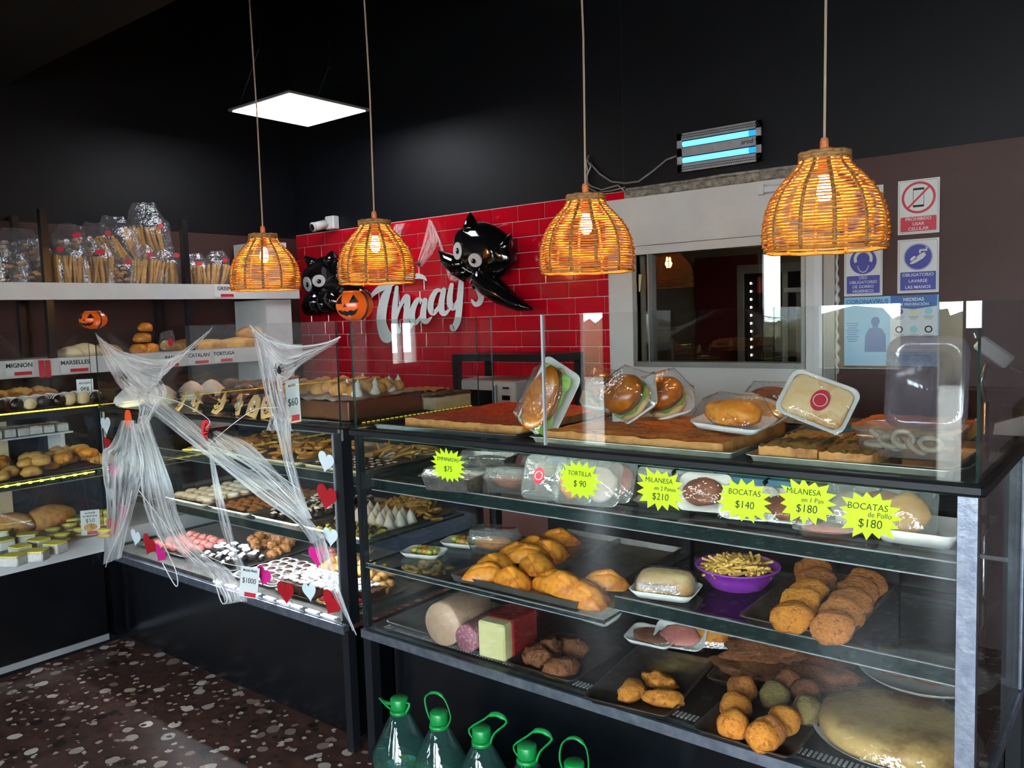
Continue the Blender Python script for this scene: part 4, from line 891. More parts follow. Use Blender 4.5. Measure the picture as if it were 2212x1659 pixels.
def spider(px, py, s, lb, y=None):
    c = ony(px, py, y or Y0-.04); t = thing('toy_spider', lb, 'spider', c, WALLR)
    part('abdomen', MB().blob((0, 0, 0), (.011*s, .014*s, .009*s), sub=2), 'black_rubber', t, True); part('head', MB().blob((0, .016*s, 0), (.007*s, .007*s, .006*s), sub=2), 'black_rubber', t, True)
    for k in range(8):
        a = (-1 if k < 4 else 1); b = (k % 4-1.5)*.55; part('leg', MB().tube([(0, .008*s, 0), (a*.018*s*math.cos(b), .008*s+.02*s*math.sin(b), .012*s), (a*.036*s*math.cos(b), .008*s+.038*s*math.sin(b), -.002)], .0016*s, 4), 'black_rubber', t)
spider(455, 940, 1.3, 'black plastic spider on the web below the red oval'); spider(603, 802, .8, 'tiny black spider on the web above the price card'); spider(385, 856, .9, 'black spider beside the meringues on the web'); spider(905, 572, .9, 'black spider at the tip of the web scrap on the tiles', YB-.05)
# ---------------------------------------------------------------- fluorescent price stars on the hot-food case
def star(cx, cy, w, h, lines, label, seed, n=18):
    c = ony(cx, cy, Y0-.003); hw = (ony(cx+w/2, cy, Y0-.003)-ony(cx-w/2, cy, Y0-.003)).x/2; hh = abs((ony(cx, cy+h/2, Y0-.003)-ony(cx, cy-h/2, Y0-.003)).z)/2
    random.seed(seed); pts = []
    for i in range(2*n):
        q = 2*math.pi*i/(2*n); r = random.uniform(.93, 1.08) if i % 2 == 0 else random.uniform(.68, .76); sq = 1/max(abs(math.cos(q))**3+abs(math.sin(q))**3, .5)**(1/3.)
        pts.append((hw*r*math.cos(q)*sq*.97, hh*r*math.sin(q)*sq*.97))
    t = thing('price_star', label, 'price tag', c, WALLR); part('card', MB().prism(pts, -.0006, .0006), 'paper_fluor', t)
    for s, x, y, sz in lines: text(s, hh*sz, 'ink', t, (x*hw, y*hh, .001), shear=.1, sx=.92, bold=-.004, name='handwriting')
star(968, 1006, 74, 74, [('EMPANADAS', 0, .36, .32), ('$75', 0, -.2, .46)], 'small yellow-green price star reading empanadas 75', 1, 19)
star(1252, 1037, 90, 84, [('TORTILLA', 0, .32, .34), ('$ 90', 0, -.2, .46)], 'yellow-green price star reading tortilla 90', 2, 16)
star(1426, 1058, 104, 92, [('MiLANESA', -.05, .42, .34), ('en 2 Panes', .2, .06, .28), ('$210', 0, -.34, .46)], 'yellow-green price star reading milanesa in two breads 210', 3, 15)
star(1608, 1081, 122, 92, [('BOCATAS', 0, .36, .38), ('$140', 0, -.22, .5)], 'yellow-green price star reading bocatas 140', 4, 15)
star(1742, 1084, 128, 98, [('MiLANESA', -.1, .42, .36), ('en 1 Pan', .2, .08, .3), ('$180', 0, -.32, .5)], 'yellow-green price star reading milanesa in one bread 180', 5, 15)
star(1879, 1114, 138, 106, [('BOCATAS', -.08, .34, .38), ('de Pollo', .3, .04, .3), ('$180', 0, -.34, .5)], 'largest yellow-green price star reading bocatas de pollo 180', 6, 15)
# ---------------------------------------------------------------- name tags and cards
def tagcard(loc, rot, w, h, lines, label, name='name_tag', red=True, pic=None, mirror=False):
    t = thing(name, label, 'label' if name == 'name_tag' else 'price card', loc, rot)
    part('card', MB().box((0, 0, 0), (w, h, .002)), 'paper_white', t)
    for s, y, sz, *b in lines: text(s, sz, 'ink', t, (0, y, .0016), bold=b[0] if b else .02, sx=-1 if mirror else 1)
    if red: part('red_strip', MB().box((w*.12, -h/2+h*.10 if h > .1 else -h/2+h*.14, .0012), (w*.62, h*.14 if h > .1 else h*.22, .0008)), 'tag_red', t)
    if pic: part('photo_print', MB().prism(ell((0, pic), w*.36, h*.15, 18), .001, .0016), 'cookie', t)
    return t
FA = (R(90), 0, R(90)); xf = RX+.003
for px, py, wd_, tx in ((485, 628, .16, 'GRISIN'),):
    tagcard(onx(px, py, xf), FA, wd_, .088, [(tx, .014, .036)], 'white name tag reading grisin on the top rack board')
for px, py, wd_, tx in ((42, 795, .15, 'MIGNON'), (163, 788, .17, 'MARSELLES'), (367, 778, .14, 'PAN'), (430, 772, .16, 'CATALAN'), (484, 768, .15, 'TORTUGA')):
    tagcard(onx(px, py, xf), FA, wd_, .088, [(tx, .014, .034)], 'white name tag reading '+tx.lower()+' on the lower rack board')
for k, px in enumerate((90, 104)): single('hanging_tag', MB().cbox((0, 0, 0), (.03, .10, .002), .001), 'tag_red', 'one of two slim red tags hanging beside the mignon name tag', 'tag', onx(px, 797, xf+.006), FA, 'slim red tags')
c = ony(633, 864, Y0+.035); tagcard((c.x, c.y, Z_TOP+.078), (R(84), R(-9), 0), .085, .165, [('$60', -.005, .042, -.003), ('MASITAS', .06, .012)], 'tall white price card reading 60 on the pastry case top', 'price_card')
c = onx(182, 815, MA-.12); tagcard((c.x, c.y, Z_TOP+.085), (R(80), 0, R(60)), .075, .085, [('VINCHA', .022, .014), ('$90', -.008, .026)], 'small white price card seen from behind among the chocolate rolls', 'price_card', red=False, mirror=True)
c = onx(196, 1140, MA-.035); tagcard((c.x, c.y, .577+.062), (R(78), 0, R(60)), .085, .125, [('ALFAJOR', .048, .012), ('DE MAICENA', .032, .011), ('$50', .010, .028, -.002)], 'white price card with a biscuit photo reading alfajor de maicena 50', 'price_card', pic=-.022)
c = onz(540, 1285, .515); tagcard((c.x, c.y, .505+.062), (R(78), 0, R(10)), .10, .12, [('MASAS FINAS', .045, .013), ('$1000', .005, .030, -.002)], 'white card reading masas finas among the small pastries', 'price_card')
# ---------------------------------------------------------------- food builders
def tray(name, label, loc, rot, w, d, h=.02, m='dark_tray', rim=.012, r=.02, cat='tray', group=None, t=.002):
    mb = MB().loft([(w-2*h*.5, d-2*h*.5, r, 0), (w-.004, d-.004, r, h), (w+rim, d+rim, r+rim/2, h), (w+rim, d+rim, r+rim/2, h-.002), (w, d, r, h-.002+.001), (w-2*t, d-2*t, r, h-.0005), (w-2*h*.5-2*t, d-2*h*.5-2*t, r, t)], 4)
    return single(name, mb, m, label, cat, loc, rot, group, True)
def cpx(pts, z): return [onz(x, y, z) for x, y in pts]
def mesh_empanada(seed, L=.135, Wd=.075, Hh=.042):
    def fn(u, v):
        a = -math.pi*.5+math.pi*u; r = v; cr = 1+.05*math.sin(22*u)*(v > .9)
        x = math.sin(a)*L/2*r*cr; y = math.cos(a)*Wd*r*cr-.02
        z = Hh*(1-r**2.4)**.8*(.75+.35*math.cos(a)**.5 if math.cos(a) > 0 else .75) + .006 + .004*noise.noise(Vector((x*40+seed, y*40, 0)))
        return (x, y, z if v < .99 else .004)
    m = MB().grid(fn, 18, 9); m.grid(lambda u, v: Vector(fn(u, 1))*(1-v)*1.0+Vector((0, -.02, .0))*v, 18, 2)
    # back fold
    def fold(u, v):
        x = (u-.5)*L*(1-.0*v); z = (Hh*.85*math.cos((u-.5)*math.pi)**.7+.006)*math.cos(v*math.pi/2)+.003*noise.noise(Vector((x*50, v*3, seed))); y = -.02-.022*math.sin(v*math.pi/2)*math.cos((u-.5)*math.pi)**.6
        return (x, y, max(z, .003))
    m.grid(fold, 18, 5); return m.mesh('empanada', 'dough_gold', True)
def mblob(name, m, r, seed, amp=.18, freq=1.8, fine=.04, flat=.55, sub=3): return MB().blob((0, 0, r[2]*flat if flat else r[2]), r, seed, amp, freq, sub, fine=fine, flatbot=flat).mesh(name, m, True)
def mesh_croissant(m, R0=.035, th=.014, seed=0):
    pts = []; rad = []
    for i in range(15):
        t = i/14; a = R(200)*(t-.5); pts.append((R0*math.sin(a), -R0*math.cos(a)+R0*.6, th*.8)); rad.append(th*(math.sin(math.pi*(t*.94+.03))**.7)*(1+.13*(i % 2))+.002)
    return MB().tube(pts, rad, 8).mesh('croissant', m, True)
EMP = [mesh_empanada(i) for i in range(3)]
PAT = [mblob('patty', 'crumb', (.062, .060, .027), i, .16, 1.7) for i in range(3)]; PATL = [mblob('patty', 'crumb_light', (.062, .060, .028), i+5, .2, 1.7) for i in range(2)]
BALL = {k: [mblob('croquette', k, (.042, .042, .040), i, .14, 1.6, flat=.8) for i in range(2)] for k in ('crumb_light', 'crumb', 'crumb_dark', 'crumb_green')}
NUG = [mblob('fritter', 'crumb_light', (.062, .030, .019), i+2, .35, 2.2) for i in range(3)]; NUGD = [mblob('fritter', 'crumb_dark', (.056, .040, .026), i+8, .4, 2.4) for i in range(3)]
MIL = [mblob('cutlet', 'crumb_dark', (.13, .085, .022), i+3, .45, 2.2, sub=4) for i in range(3)]
TILT = lambda a, b=0, c=0: (R(a), R(b), R(c))
# ---------------------------------------------------------------- wrapped packs
def foam_pack(label, loc, rot, w=.16, d=.12, food='sandwich', sticker=False, m='foam', group=None, name='food_pack', film='film', fm='crumb', fs=1.0, seed=0):
    t = thing(name, label, 'food pack', loc, rot, group)
    part('foam_tray', MB().loft([(w*.84, d*.82, .02, 0), (w, d, .025, .020), (w-.006, d-.006, .024, .020), (w*.82, d*.80, .02, .004)], 4), m, t, True)
    h = .05*fs
    if food == 'sandwich': part('filling', MB().cbox((0, 0, .004+h*.5), (w*.72, d*.66, h), .008), fm, t)
    elif food == 'wrap': part('filling', MB().blob((0, 0, .004+h*.45), (w*.40, d*.36, h*.55), seed, .15, 1.5, 3, flatbot=.6), fm, t, True)
    elif food == 'burger':
        part('bun_bottom', MB().lathe([(w*.30, .006), (w*.34, .012), (w*.34, .026), (w*.30, .032)], 20, wob=.06, seed=seed), 'bun_side', t, True)
        part('lettuce', MB().grid(lambda u, v: (w*(.05+.33*v)*math.cos(2*math.pi*u), w*(.05+.33*v)*math.sin(2*math.pi*u), .036+.006*math.sin(14*math.pi*u+seed)*v), 42, 3), 'lettuce', t, True)
        part('patty', MB().lathe([(w*.28, .036), (w*.33, .040), (w*.33, .050), (w*.28, .054)], 20, wob=.1, seed=seed+2), 'meat', t, True)
        part('bun_top', MB().lathe([(w*.35, .055), (w*.37, .062), (w*.355, .078), (w*.30, .095), (w*.20, .107), (w*.08, .112), (.001, .113)], 22, wob=.07, seed=seed+4), 'bun', t, True); h = .112
    elif food == 'baguette':
        part('bun_bottom', MB().blob((0, 0, .020), (w*.45, d*.30, .018), seed, .12, 1.5, 3), 'bun_side', t, True)
        part('lettuce', MB().grid(lambda u, v: ((u-.5)*w*.84, (v-.5)*d*.72, .034+.007*math.sin(20*u+7*v)), 20, 6), 'lettuce', t, True)
        part('patty', MB().blob((0, 0, .042), (w*.42, d*.33, .012), seed+1, .2, 2, 3), 'meat', t, True)
        part('bun_top', MB().blob((0, 0, .062), (w*.45, d*.34, .028), seed+2, .12, 1.3, 3), 'bun', t, True); h = .085
    elif food == 'slab': part('filling', MB().loft([(w*.80, d*.76, .02, .006), (w*.88, d*.84, .022, .016), (w*.86, d*.82, .022, .024), (w*.80, d*.76, .02, .027)], 4), fm, t, True); h = .026
    elif food == 'flat': part('filling', MB().blob((0, 0, .014), (w*.40, d*.38, .012), seed, .2, 2, 3), fm, t, True); h = .022
    part('wrap', MB().grid(lambda u, v: ((u-.5)*w*1.01, (v-.5)*d*1.01, .019+(h+.006-.015)*max(0, min(1, 1.9*(1-abs(2*u-1)**1.6)))*max(0, min(1, 1.9*(1-abs(2*v-1)**1.6)))+.003*noise.noise(Vector((u*9, v*9, seed)))), 16, 16), film, t, True)
    if sticker:
        st = part('sticker', MB().prism(ell((0, 0), .023, .030, 24), 0, .0008), 'label_red', t, loc=(w*.05, 0, h+.008)); part('sticker_mark', ring(MB(), (0, 0), .016, .018, .0008, .0011), 'paper_white', st)
    return t
def clamshell(label, loc, rot, w=.15, d=.12, h=.055, group=None, fm='crumb', food=True, sticker=False, name='clear_box', m='clear_plastic', seed=0):
    t = thing(name, label, 'box', loc, rot, group)
    part('box_bottom', MB().loft([(w*.82, d*.80, .02, .0), (w*.94, d*.94, .025, h*.55), (w, d, .028, h*.55), (w, d, .028, h*.60)], 4, cap1=False), m, t, True)
    part('box_lid', MB().loft([(w, d, .028, h*.62), (w*.93, d*.93, .025, h*.66), (w*.86, d*.84, .025, h)], 4, cap0=False), m, t, True)
    if food: part('filling', MB().blob((0, 0, h*.36), (w*.37, d*.36, h*.30), seed, .25, 1.8, 3, flatbot=.7), fm, t, True)
    if sticker:
        st = part('sticker', MB().prism(ell((0, 0), .019, .026, 24), 0, .0008), 'label_red', t, loc=(0, 0, h+.001)); part('sticker_mark', ring(MB(), (0, 0), .012, .014, .0008, .0011), 'paper_white', st)
    return t
def foil_pan(label, loc, rot, w=.20, d=.13, h=.05, group=None, fm='meat'):
    t = thing('foil_pan', label, 'container', loc, rot, group); n = 96; vs = []; fs = []
    def sec(wd, dp, z, a):
        out = []
        for i in range(n):
            q = 2*math.pi*i/n; c, s = math.cos(q), math.sin(q); k = 1/max(abs(c), abs(s))**.85; r = 1+(a if i % 2 else 0); out.append((wd/2*c*k*r, dp/2*s*k*r, z))
        return out
    mb = MB(); S = [sec(w*.84, d*.80, 0, 0), sec(w*.92, d*.90, h*.6, -.02), sec(w*.98, d*.97, h, -.01), sec(w*1.05, d*1.07, h, 0), sec(w*1.05, d*1.07, h-.003, 0)]
    mb.add(sum(S, []), [(i*n+j, i*n+(j+1) % n, (i+1)*n+(j+1) % n, (i+1)*n+j) for i in range(4) for j in range(n)]+[tuple(range(n-1, -1, -1))])
    part('pan', mb, 'foil', t); part('filling', MB().blob((0, 0, h*.55), (w*.43, d*.42, h*.42), 3, .1, 2, 3), fm, t, True)
    part('lid', MB().loft([(w*1.04, d*1.05, .02, h+.001), (w*.96, d*.94, .02, h+.004), (w*.90, d*.86, .02, h+.020)], 4, cap0=False), 'clear_plastic', t, True); return t
# ================================================================ right case: lower shelf
ZS = .735
p = cpx([(985, 1250), (1265, 1315), (1450, 1185), (1170, 1145)], ZS+.022); cc = sum(p, Vector())/4
wt = (p[1]-p[0]).length; dt = (p[2]-p[1]).length
t = thing('baking_tray', 'wide shallow metal tray with a divider holding the empanadas', 'tray', (cc.x, max(cc.y, 1.955+dt/2), ZS))
part('pan', MB().loft([(wt-.012, dt-.012, .006, 0), (wt, dt, .006, .022), (wt-.005, dt-.005, .005, .022), (wt-.016, dt-.016, .005, .002)], 2), 'steel_tray', t)
part('divider', MB().box((-.005, 0, .012), (.006, dt-.02, .020)), 'steel_tray', t)
spots = []; random.seed(5)
for i, (x, y) in enumerate(((1198, 1172), (1150, 1188), (1108, 1204), (1180, 1212), (1138, 1222), (1062, 1230), (1032, 1254), (1098, 1262), (1150, 1246), (1188, 1268), (1206, 1290), (1250, 1290), (1300, 1268), (1236, 1306))):
    q = onz(x, y, ZS+.012); spots.append(((q.x, max(q.y, 2.0)+.02, ZS+.003+(.022 if i in (3, 4, 8, 10) else 0)), (R(random.uniform(-8, 8)), R(random.uniform(-6, 6)), random.uniform(-.6, 1.2)), (1.22, 1.22, 1.2)))
spread(EMP, spots, 'golden baked empanada on the wide metal tray', 'empanada', 'empanadas on the wide tray', 'empanada')
clamshell('clear plastic box of orange pie beside the empanadas', tuple(onz(1068, 1190, ZS))[:2]+(ZS,), R(18), .19, .13, .085, fm='dough_gold')
q = onz(1428, 1290, .79); t = thing('wrapped_sandwich', 'pale folded flatbread sandwich on a white foam tray beside the purple bowl', 'sandwich', (q.x, q.y+.03, .79), R(12))
part('foam_tray', MB().loft([(.15, .11, .02, 0), (.19, .14, .025, .022), (.182, .132, .024, .022), (.15, .11, .02, .004)], 4), 'foam', t, True)
part('flatbread', MB().loft([(.150, .095, .02, .006), (.160, .104, .025, .020), (.158, .100, .03, .044), (.140, .084, .03, .062), (.10, .05, .024, .068)], 5), 'flatbread', t, True); part('filling', MB().cbox((-.01, -.045, .034), (.12, .022, .022), .006), 'marshmallow', t); part('wrap', MB().loft([(.176, .126, .03, .018), (.170, .114, .03, .030), (.163, .106, .03, .050), (.144, .088, .03, .067), (.10, .05, .024, .073)], 5, cap0=False), 'film', t, True); pm('flatbread', 'd9b27a', 'e3c494', 10, .6, c3='c08a4a', bump=.2) if 'flatbread' not in MT else None
q = onz(1577, 1275, .79); t = thing('plastic_bowl', 'purple plastic bowl full of potato fries', 'bowl', (q.x, q.y+.055, .79)); bw = t
part('bowl', MB().lathe([(.075, 0), (.082, .004), (.105, .035), (.118, .058), (.122, .058), (.122, .062), (.116, .062), (.104, .036), (.078, .006)], 40, cap1=True), 'purple_plastic', t, True)
FRY = [MB().cbox((0, 0, 0), (.044+.012*i, .007, .007), .001).mesh('potato_fry', 'fry') for i in range(3)]
spots = []; random.seed(8)
for i in range(120):
    r = .088*math.sqrt(random.random()); a = random.random()*6.283; spots.append(((q.x+r*math.cos(a), q.y+.055+r*math.sin(a), .79+.040+.034*(1-(r/.1)**2)+.006*random.random()), (R(random.uniform(-25, 25)), R(random.uniform(-25, 25)), random.random()*3.14), 1))
spread(FRY, spots, 'pale potato fry in the purple bowl', 'fries', 'fries in the purple bowl', 'potato_fry')
p = cpx([(1615, 1345), (1850, 1395), (1930, 1270), (1700, 1230)], .80); cc = sum(p, Vector())/4
tray('serving_tray', 'dark rounded metal tray with breaded patties beside the purple fries bowl', (cc.x, cc.y+.01, .79), 0, (p[1]-p[0]).length, (p[2]-p[1]).length, .02)
spots = []
for i, (x, y) in enumerate(((1742, 1262), (1748, 1285), (1730, 1312), (1712, 1338), (1692, 1368), (1856, 1290), (1840, 1310), (1822, 1335), (1802, 1360), (1784, 1392))):
    q = onz(x, y, .80); spots.append(((q.x, q.y+.062, .80+.012), (R(28), R(random.uniform(-8, 8)), random.uniform(-.3, .3)), .88))
spread(PATL, spots[2:5], 'lighter golden breaded patty on the dark rounded tray', 'patty', 'light breaded patties', 'breaded_patty'); spread(PAT, spots[:2]+spots[5:], 'brown breaded patty on the dark rounded tray', 'patty', 'brown breaded patties', 'breaded_patty')
# ---- right case: upper shelf
Z1 = 1.03
q = onz(955, 1062, Z1); foil_pan('foil pan with clear lid at the front of the upper glass shelf', (q.x, q.y+.06, Z1), R(10)); q = onz(1010, 1022, Z1); foil_pan('foil pan with clear lid behind another foil pan', (q.x+.02, q.y+.10, Z1+.0), R(14), .2, .13, .055)
q = onz(1075, 1068, Z1); clamshell('clear box of dark brown stew next to the foil pans', (q.x, q.y+.07, Z1), R(12), .17, .12, .08, fm='meat'); q = onz(1120, 1042, Z1); clamshell('empty-looking clear box behind the stew box', (q.x+.03, q.y+.12, Z1), R(10), .17, .12, .08, fm='bread_pale')
packs = [(1150, 1088, 68, 'sticker', None), (1218, 1098, 66, 'clear', 'dough_gold'), (1282, 1100, 64, 'clear', 'marshmallow'), (1316, 1092, 62, 'clear', 'ham'), (1505, 1122, 60, 'wrap', 'meat'), (1600, 1142, 40, 'wrap', 'crumb_dark'), (1690, 1150, 38, 'wrap', 'meat'), (1830, 1160, 50, 'clear', 'marshmallow'), (1895, 1160, 62, 'wrap', 'crumb'), (1950, 1172, 55, 'clear', 'bread')]
PL = ['greenish clear pack with a red sticker leaning on the upper shelf', 'clear pack leaning behind the tortilla price star', 'clear pack of pale slices leaning beside the tortilla star', 'clear pack of ham leaning next to the pale slices', 'wrapped meat pack between the milanesa 210 and bocatas 140 stars', 'wrapped dark fritter pack under the bocatas 140 star', 'wrapped meat pack under the milanesa 180 star', 'clear pack between the milanesa 180 star and the largest star', 'wrapped breaded pack behind the largest price star', 'clear pack of bread beside the steel corner post']
for i, ((x, y, tl, kind, fm), lb) in enumerate(zip(packs, PL)):
    q = onz(x, y-6, Z1); q.y = max(q.y, 2.02); rot = TILT(tl, 0, 6+3*(i % 3)); z = Z1+.055*math.sin(R(tl))+.004
    if kind == 'wrap': foam_pack(lb, (q.x, q.y+.06, z), rot, .15, .115, 'flat' if i in (5, 6) else 'wrap', fm=fm, seed=i, fs=.8)
    else: clamshell(lb, (q.x, q.y+.055, z), rot, .135, .145, .05, fm=fm or 'bread', food=fm is not None, sticker=kind == 'sticker', seed=i)
q = onz(1425, 1082, Z1); foil_pan('flat foil pan behind the milanesa 210 star', (q.x, q.y+.16, Z1), R(20), .2, .14, .03)
for i, (x, y, lb) in enumerate(((1410, 1100, 'clear empty lid lying under the milanesa 210 star'), (1770, 1165, 'clear flat box lying under the edge of the milanesa 180 star'))):
    q = onz(x, y, Z1); clamshell(lb, (q.x, max(q.y, 2.0)+.07, Z1), R(15), .17, .12, .03, fm='ham' if i else 'bread', food=bool(i))
q = onz(1985, 1180, Z1); single('foam_box', MB().loft([(.15, .16, .02, 0), (.19, .20, .025, .035), (.184, .194, .024, .035), (.145, .155, .02, .004)], 4), 'foam', 'white foam tray on the upper shelf against the steel corner post', 'tray', (-.46, 2.16, Z1), 0, smooth=True)
for i, (x, y, c) in enumerate(((-1.62, 2.40, 'poster_blue'), (-1.25, 2.41, 'paper_white'), (-.95, 2.40, 'poster_blue'), (-.70, 2.41, 'bag_grey'))):
    t = thing('bag_bundle', ('pale blue', 'white', 'second pale blue', 'grey')[i]+' flat bundle of folded plastic bags at the back of the upper shelf', 'bag bundle', (x, y, Z1), R(6*i-8)); part('bundle', MB().cbox((0, 0, .03), (.24, .10, .06), .012), c, t); part('band', MB().cbox((.02, 0, .031), (.02, .104, .064), .01), 'ink', t)
# ---- right case: floor
ZF = .499
tray('steel_tray', 'rounded steel tray carrying the cold cuts and cheese', (-2.0+.02, 2.16, ZF), R(0), .42, .36, .018, 'steel_tray')
def wheel(name, label, px, py, r, L, m, mw):
    q = onz(px, py, ZF+.006); t = thing(name, label, 'cold cut', (q.x, q.y+.01, ZF+.006+r), TILT(90, 0, 4)); 
    part('meat', MB().lathe([(r*.97, .0), (r, -.006), (r, -L+.01), (r*.9, -L)], 30, wob=.02), m, t, True); part('wrapping', MB().lathe([(r*1.012, -.012), (r*1.015, -L*.5), (r*1.01, -L+.004)], 30, wob=.06, cap0=False, cap1=False), mw, t, True)
wheel('mortadella', 'large pale mortadella with its cut face to the glass', 952, 1398, .074, .20, 'mortadella', 'film'); wheel('salami', 'small pink salami with its cut face between mortadella and cheese', 1004, 1412, .046, .22, 'salami', 'film')
q = onz(1056, 1425, ZF+.006); t = thing('cheese_block', 'pale yellow cheese block with red wrapping on its side', 'cheese', (q.x, q.y+.10, ZF+.006), R(4)); part('cheese', MB().cbox((0, 0, .06), (.105, .19, .12), .006), 'cheese', t); part('red_wrapper', MB().cbox((.004, .02, .061), (.108, .150, .124), .008), 'cheese_wrap', t); part('film', MB().cbox((.004, .02, .061), (.112, .18, .128), .012), 'film', t)
def quadtray(label, pts, m='dark_tray', name='serving_tray', h=.018, z=ZF, r=.02):
    p = cpx(pts, z+h); cc = sum(p, Vector())/4; w = ((p[1]-p[0]).length+(p[2]-p[3]).length)/2; d = ((p[2]-p[1]).length+(p[3]-p[0]).length)/2
    e = (p[1]-p[0])+(p[2]-p[3]); return tray(name, label, (cc.x, cc.y, z), math.atan2(e.y, e.x)*.4, w, d, h, m, r=r), cc
quadtray('dark tray with fried rolls beside the cheese', [(1088, 1425), (1228, 1472), (1350, 1400), (1215, 1368)])
spread(NUGD, [((lambda q: ((q.x, q.y+.03, ZF+.004), (0, 0, k), (1.0, 1.0, 1.3)))(onz(x, y, ZF+.02))) for k, (x, y) in enumerate(((1150, 1428), (1200, 1452), (1180, 1410), (1230, 1408)))], 'dark fried roll on the tray beside the cheese', 'fried roll', 'fried rolls', 'fried_roll')
quadtray('dark tray with three orange fritters', [(1262, 1512), (1445, 1540), (1548, 1418), (1370, 1400)])
spread(NUG, [((lambda q: ((q.x, q.y+.02, ZF+.004), (0, 0, a), (.95, 1.15, 1.3)))(onz(x, y, ZF+.015))) for x, y, a in ((1357, 1500, 1.7), (1418, 1478, -.25), (1425, 1516, .3))], 'orange breaded fritter on the dark tray', 'fritter', 'orange fritters', 'fritter')
quadtray('dark tray with fried milanesa cutlets at the back', [(1535, 1470), (1790, 1520), (1850, 1430), (1600, 1380)])
spread(MIL, [((lambda q: ((q.x, q.y+.03, ZF+.012+.016*k), (R(6), R(-4), a), 1.0))(onz(x, y, ZF+.03))) for k, (x, y, a) in enumerate(((1635, 1440, .1), (1760, 1470, -.3), (1650, 1425, .5)))], 'dark fried milanesa cutlet on the back tray', 'cutlet', 'milanesa cutlets', 'cutlet')
quadtray('rounded metal tray full of breaded croquettes', [(1492, 1570), (1690, 1632), (1835, 1500), (1640, 1450)])
for k, its in {'crumb_light': ((1582, 1552), (1578, 1592), (1690, 1582), (1640, 1618)), 'crumb': ((1597, 1512), (1655, 1608)), 'crumb_green': ((1668, 1528), (1738, 1560)), 'crumb_dark': ((1735, 1520), (1700, 1500))}.items():
    nm = {'crumb_light': 'light golden', 'crumb': 'orange brown', 'crumb_green': 'greenish', 'crumb_dark': 'dark brown'}[k]
    spread(BALL[k], [((lambda q: ((q.x, q.y+.02, ZF+.004), (0, 0, x), 1.0))(onz(x, y, ZF+.012))) for x, y in its], nm+' breaded croquette on the rounded metal tray', 'croquette', nm+' croquettes', 'croquette')
for i, (x, y, tl, w, lb, fm) in enumerate(((1275, 1345, 8, .15, 'empty foam tray under the empanada tray', None), (1390, 1395, 12, .17, 'wrapped foam pack lying under the sandwich shelf', 'meat'), (1452, 1402, 30, .17, 'wrapped foam pack of red meat leaning on another pack', 'ham'), (1520, 1400, 42, .14, 'wrapped foam pack tipped on its corner beside the milanesas', 'dough_gold'))):
    q = onz(x, y, ZF+.02); foam_pack(lb, (q.x, q.y+.06, ZF+.01+.05*math.sin(R(tl))), TILT(tl, 0, -8+10*i), w, .11, 'flat' if fm else 'none', fm=fm or 'foam', seed=i+20)
t = thing('pie_plate', 'large round plate with a pale yellow pie under glossy cling film', 'pie', (-.518, 2.165, ZF+.0)); part('plate', MB().lathe([(.12, 0), (.17, .006), (.195, .022), (.197, .024), (.17, .010), (.10, .006)], 48), 'foam', t, True)
part('pie', MB().lathe([(.178, .014), (.184, .034), (.178, .056), (.14, .064), (.06, .066), (.001, .067)], 40, wob=.015), 'pie_yellow', t, True); part('cling_film', MB().lathe([(.196, .026), (.187, .044), (.180, .060), (.14, .068), (.06, .070), (.001, .071)], 40, wob=.012, cap0=False), 'film', t, True)
t = thing('meat_plate', 'round white plate of sliced meat raised behind the yellow pie', 'plate', (-.500, 2.40, .583)); part('plate', MB().lathe([(.11, 0), (.15, .006), (.170, .020), (.172, .022), (.15, .010), (.10, .006)], 40), 'foam', t, True); part('stand', MB().lathe([(.06, -.08), (.05, -.07), (.05, 0)], 20), 'steel', t, True)
for i in range(4): part('slice', MB().blob((-.06+.04*i, -.05+.03*(i % 2), .022), (.055, .04, .010), i, .3, 2, 3), 'ham' if i % 2 else 'meat', t, True)
part('cling_film', MB().lathe([(.170, .024), (.13, .036), (.06, .040), (.001, .041)], 32, wob=.02, cap0=False), 'film', t, True)
# ================================================================ right case: on top
ZT = Z_TOP-.003
def slab_pizza(name, label, pts, h, top, rot=0, crust='crust', seed=0, trayh=.012, side=None):
    p = cpx(pts, ZT+h); x0 = min(v.x for v in p); x1 = max(v.x for v in p); y0 = max(min(v.y for v in p), 1.96); y1 = min(max(v.y for v in p), 2.66)
    return x0, x1, y0, y1
def pizza(label, x0, x1, y0, y1, top, z, h=.028, seed=0):
    t = thing('sheet_pizza', label, 'pizza', ((x0+x1)/2, (y0+y1)/2, z)); w, d = x1-x0, y1-y0
    def fn(u, v):
        e = min(u, 1-u, v, 1-v); zz = h*(.75+.25*min(1, e*9)) + .005*noise.noise(Vector((u*9, v*9, seed))) + .004*noise.noise(Vector((u*w*70, v*d*70, seed+8))) + .006*max(0, 1-e*16)
        return ((u-.5)*w+.004*noise.noise(Vector((v*12, u*3, seed))), (v-.5)*d+.004*noise.noise(Vector((u*12, v*3, seed+5))), zz)
    def side(u, v):
        a = u*4; k = int(min(a, 3.999)); f = a-k; uu, vv = ((f, 0), (1, f), (1-f, 1), (0, 1-f))[k]; q = Vector(fn(uu, vv)); q.z *= v; return q
    part('topping', MB().grid(fn, 64, 52), top, t, True); part('crust', MB().grid(side, 96, 3).box((0, 0, .003), (w*.98, d*.98, .004)), 'crust', t, True); return t
TRZ = ZT+.014
def flat_tray(label, x0, x1, y0, y1, m='black_tray'):
    w, d = x1-x0, y1-y0; tray('baking_tray', label, ((x0+x1)/2, (y0+y1)/2, ZT), 0, w, d, .018, m, r=.01)
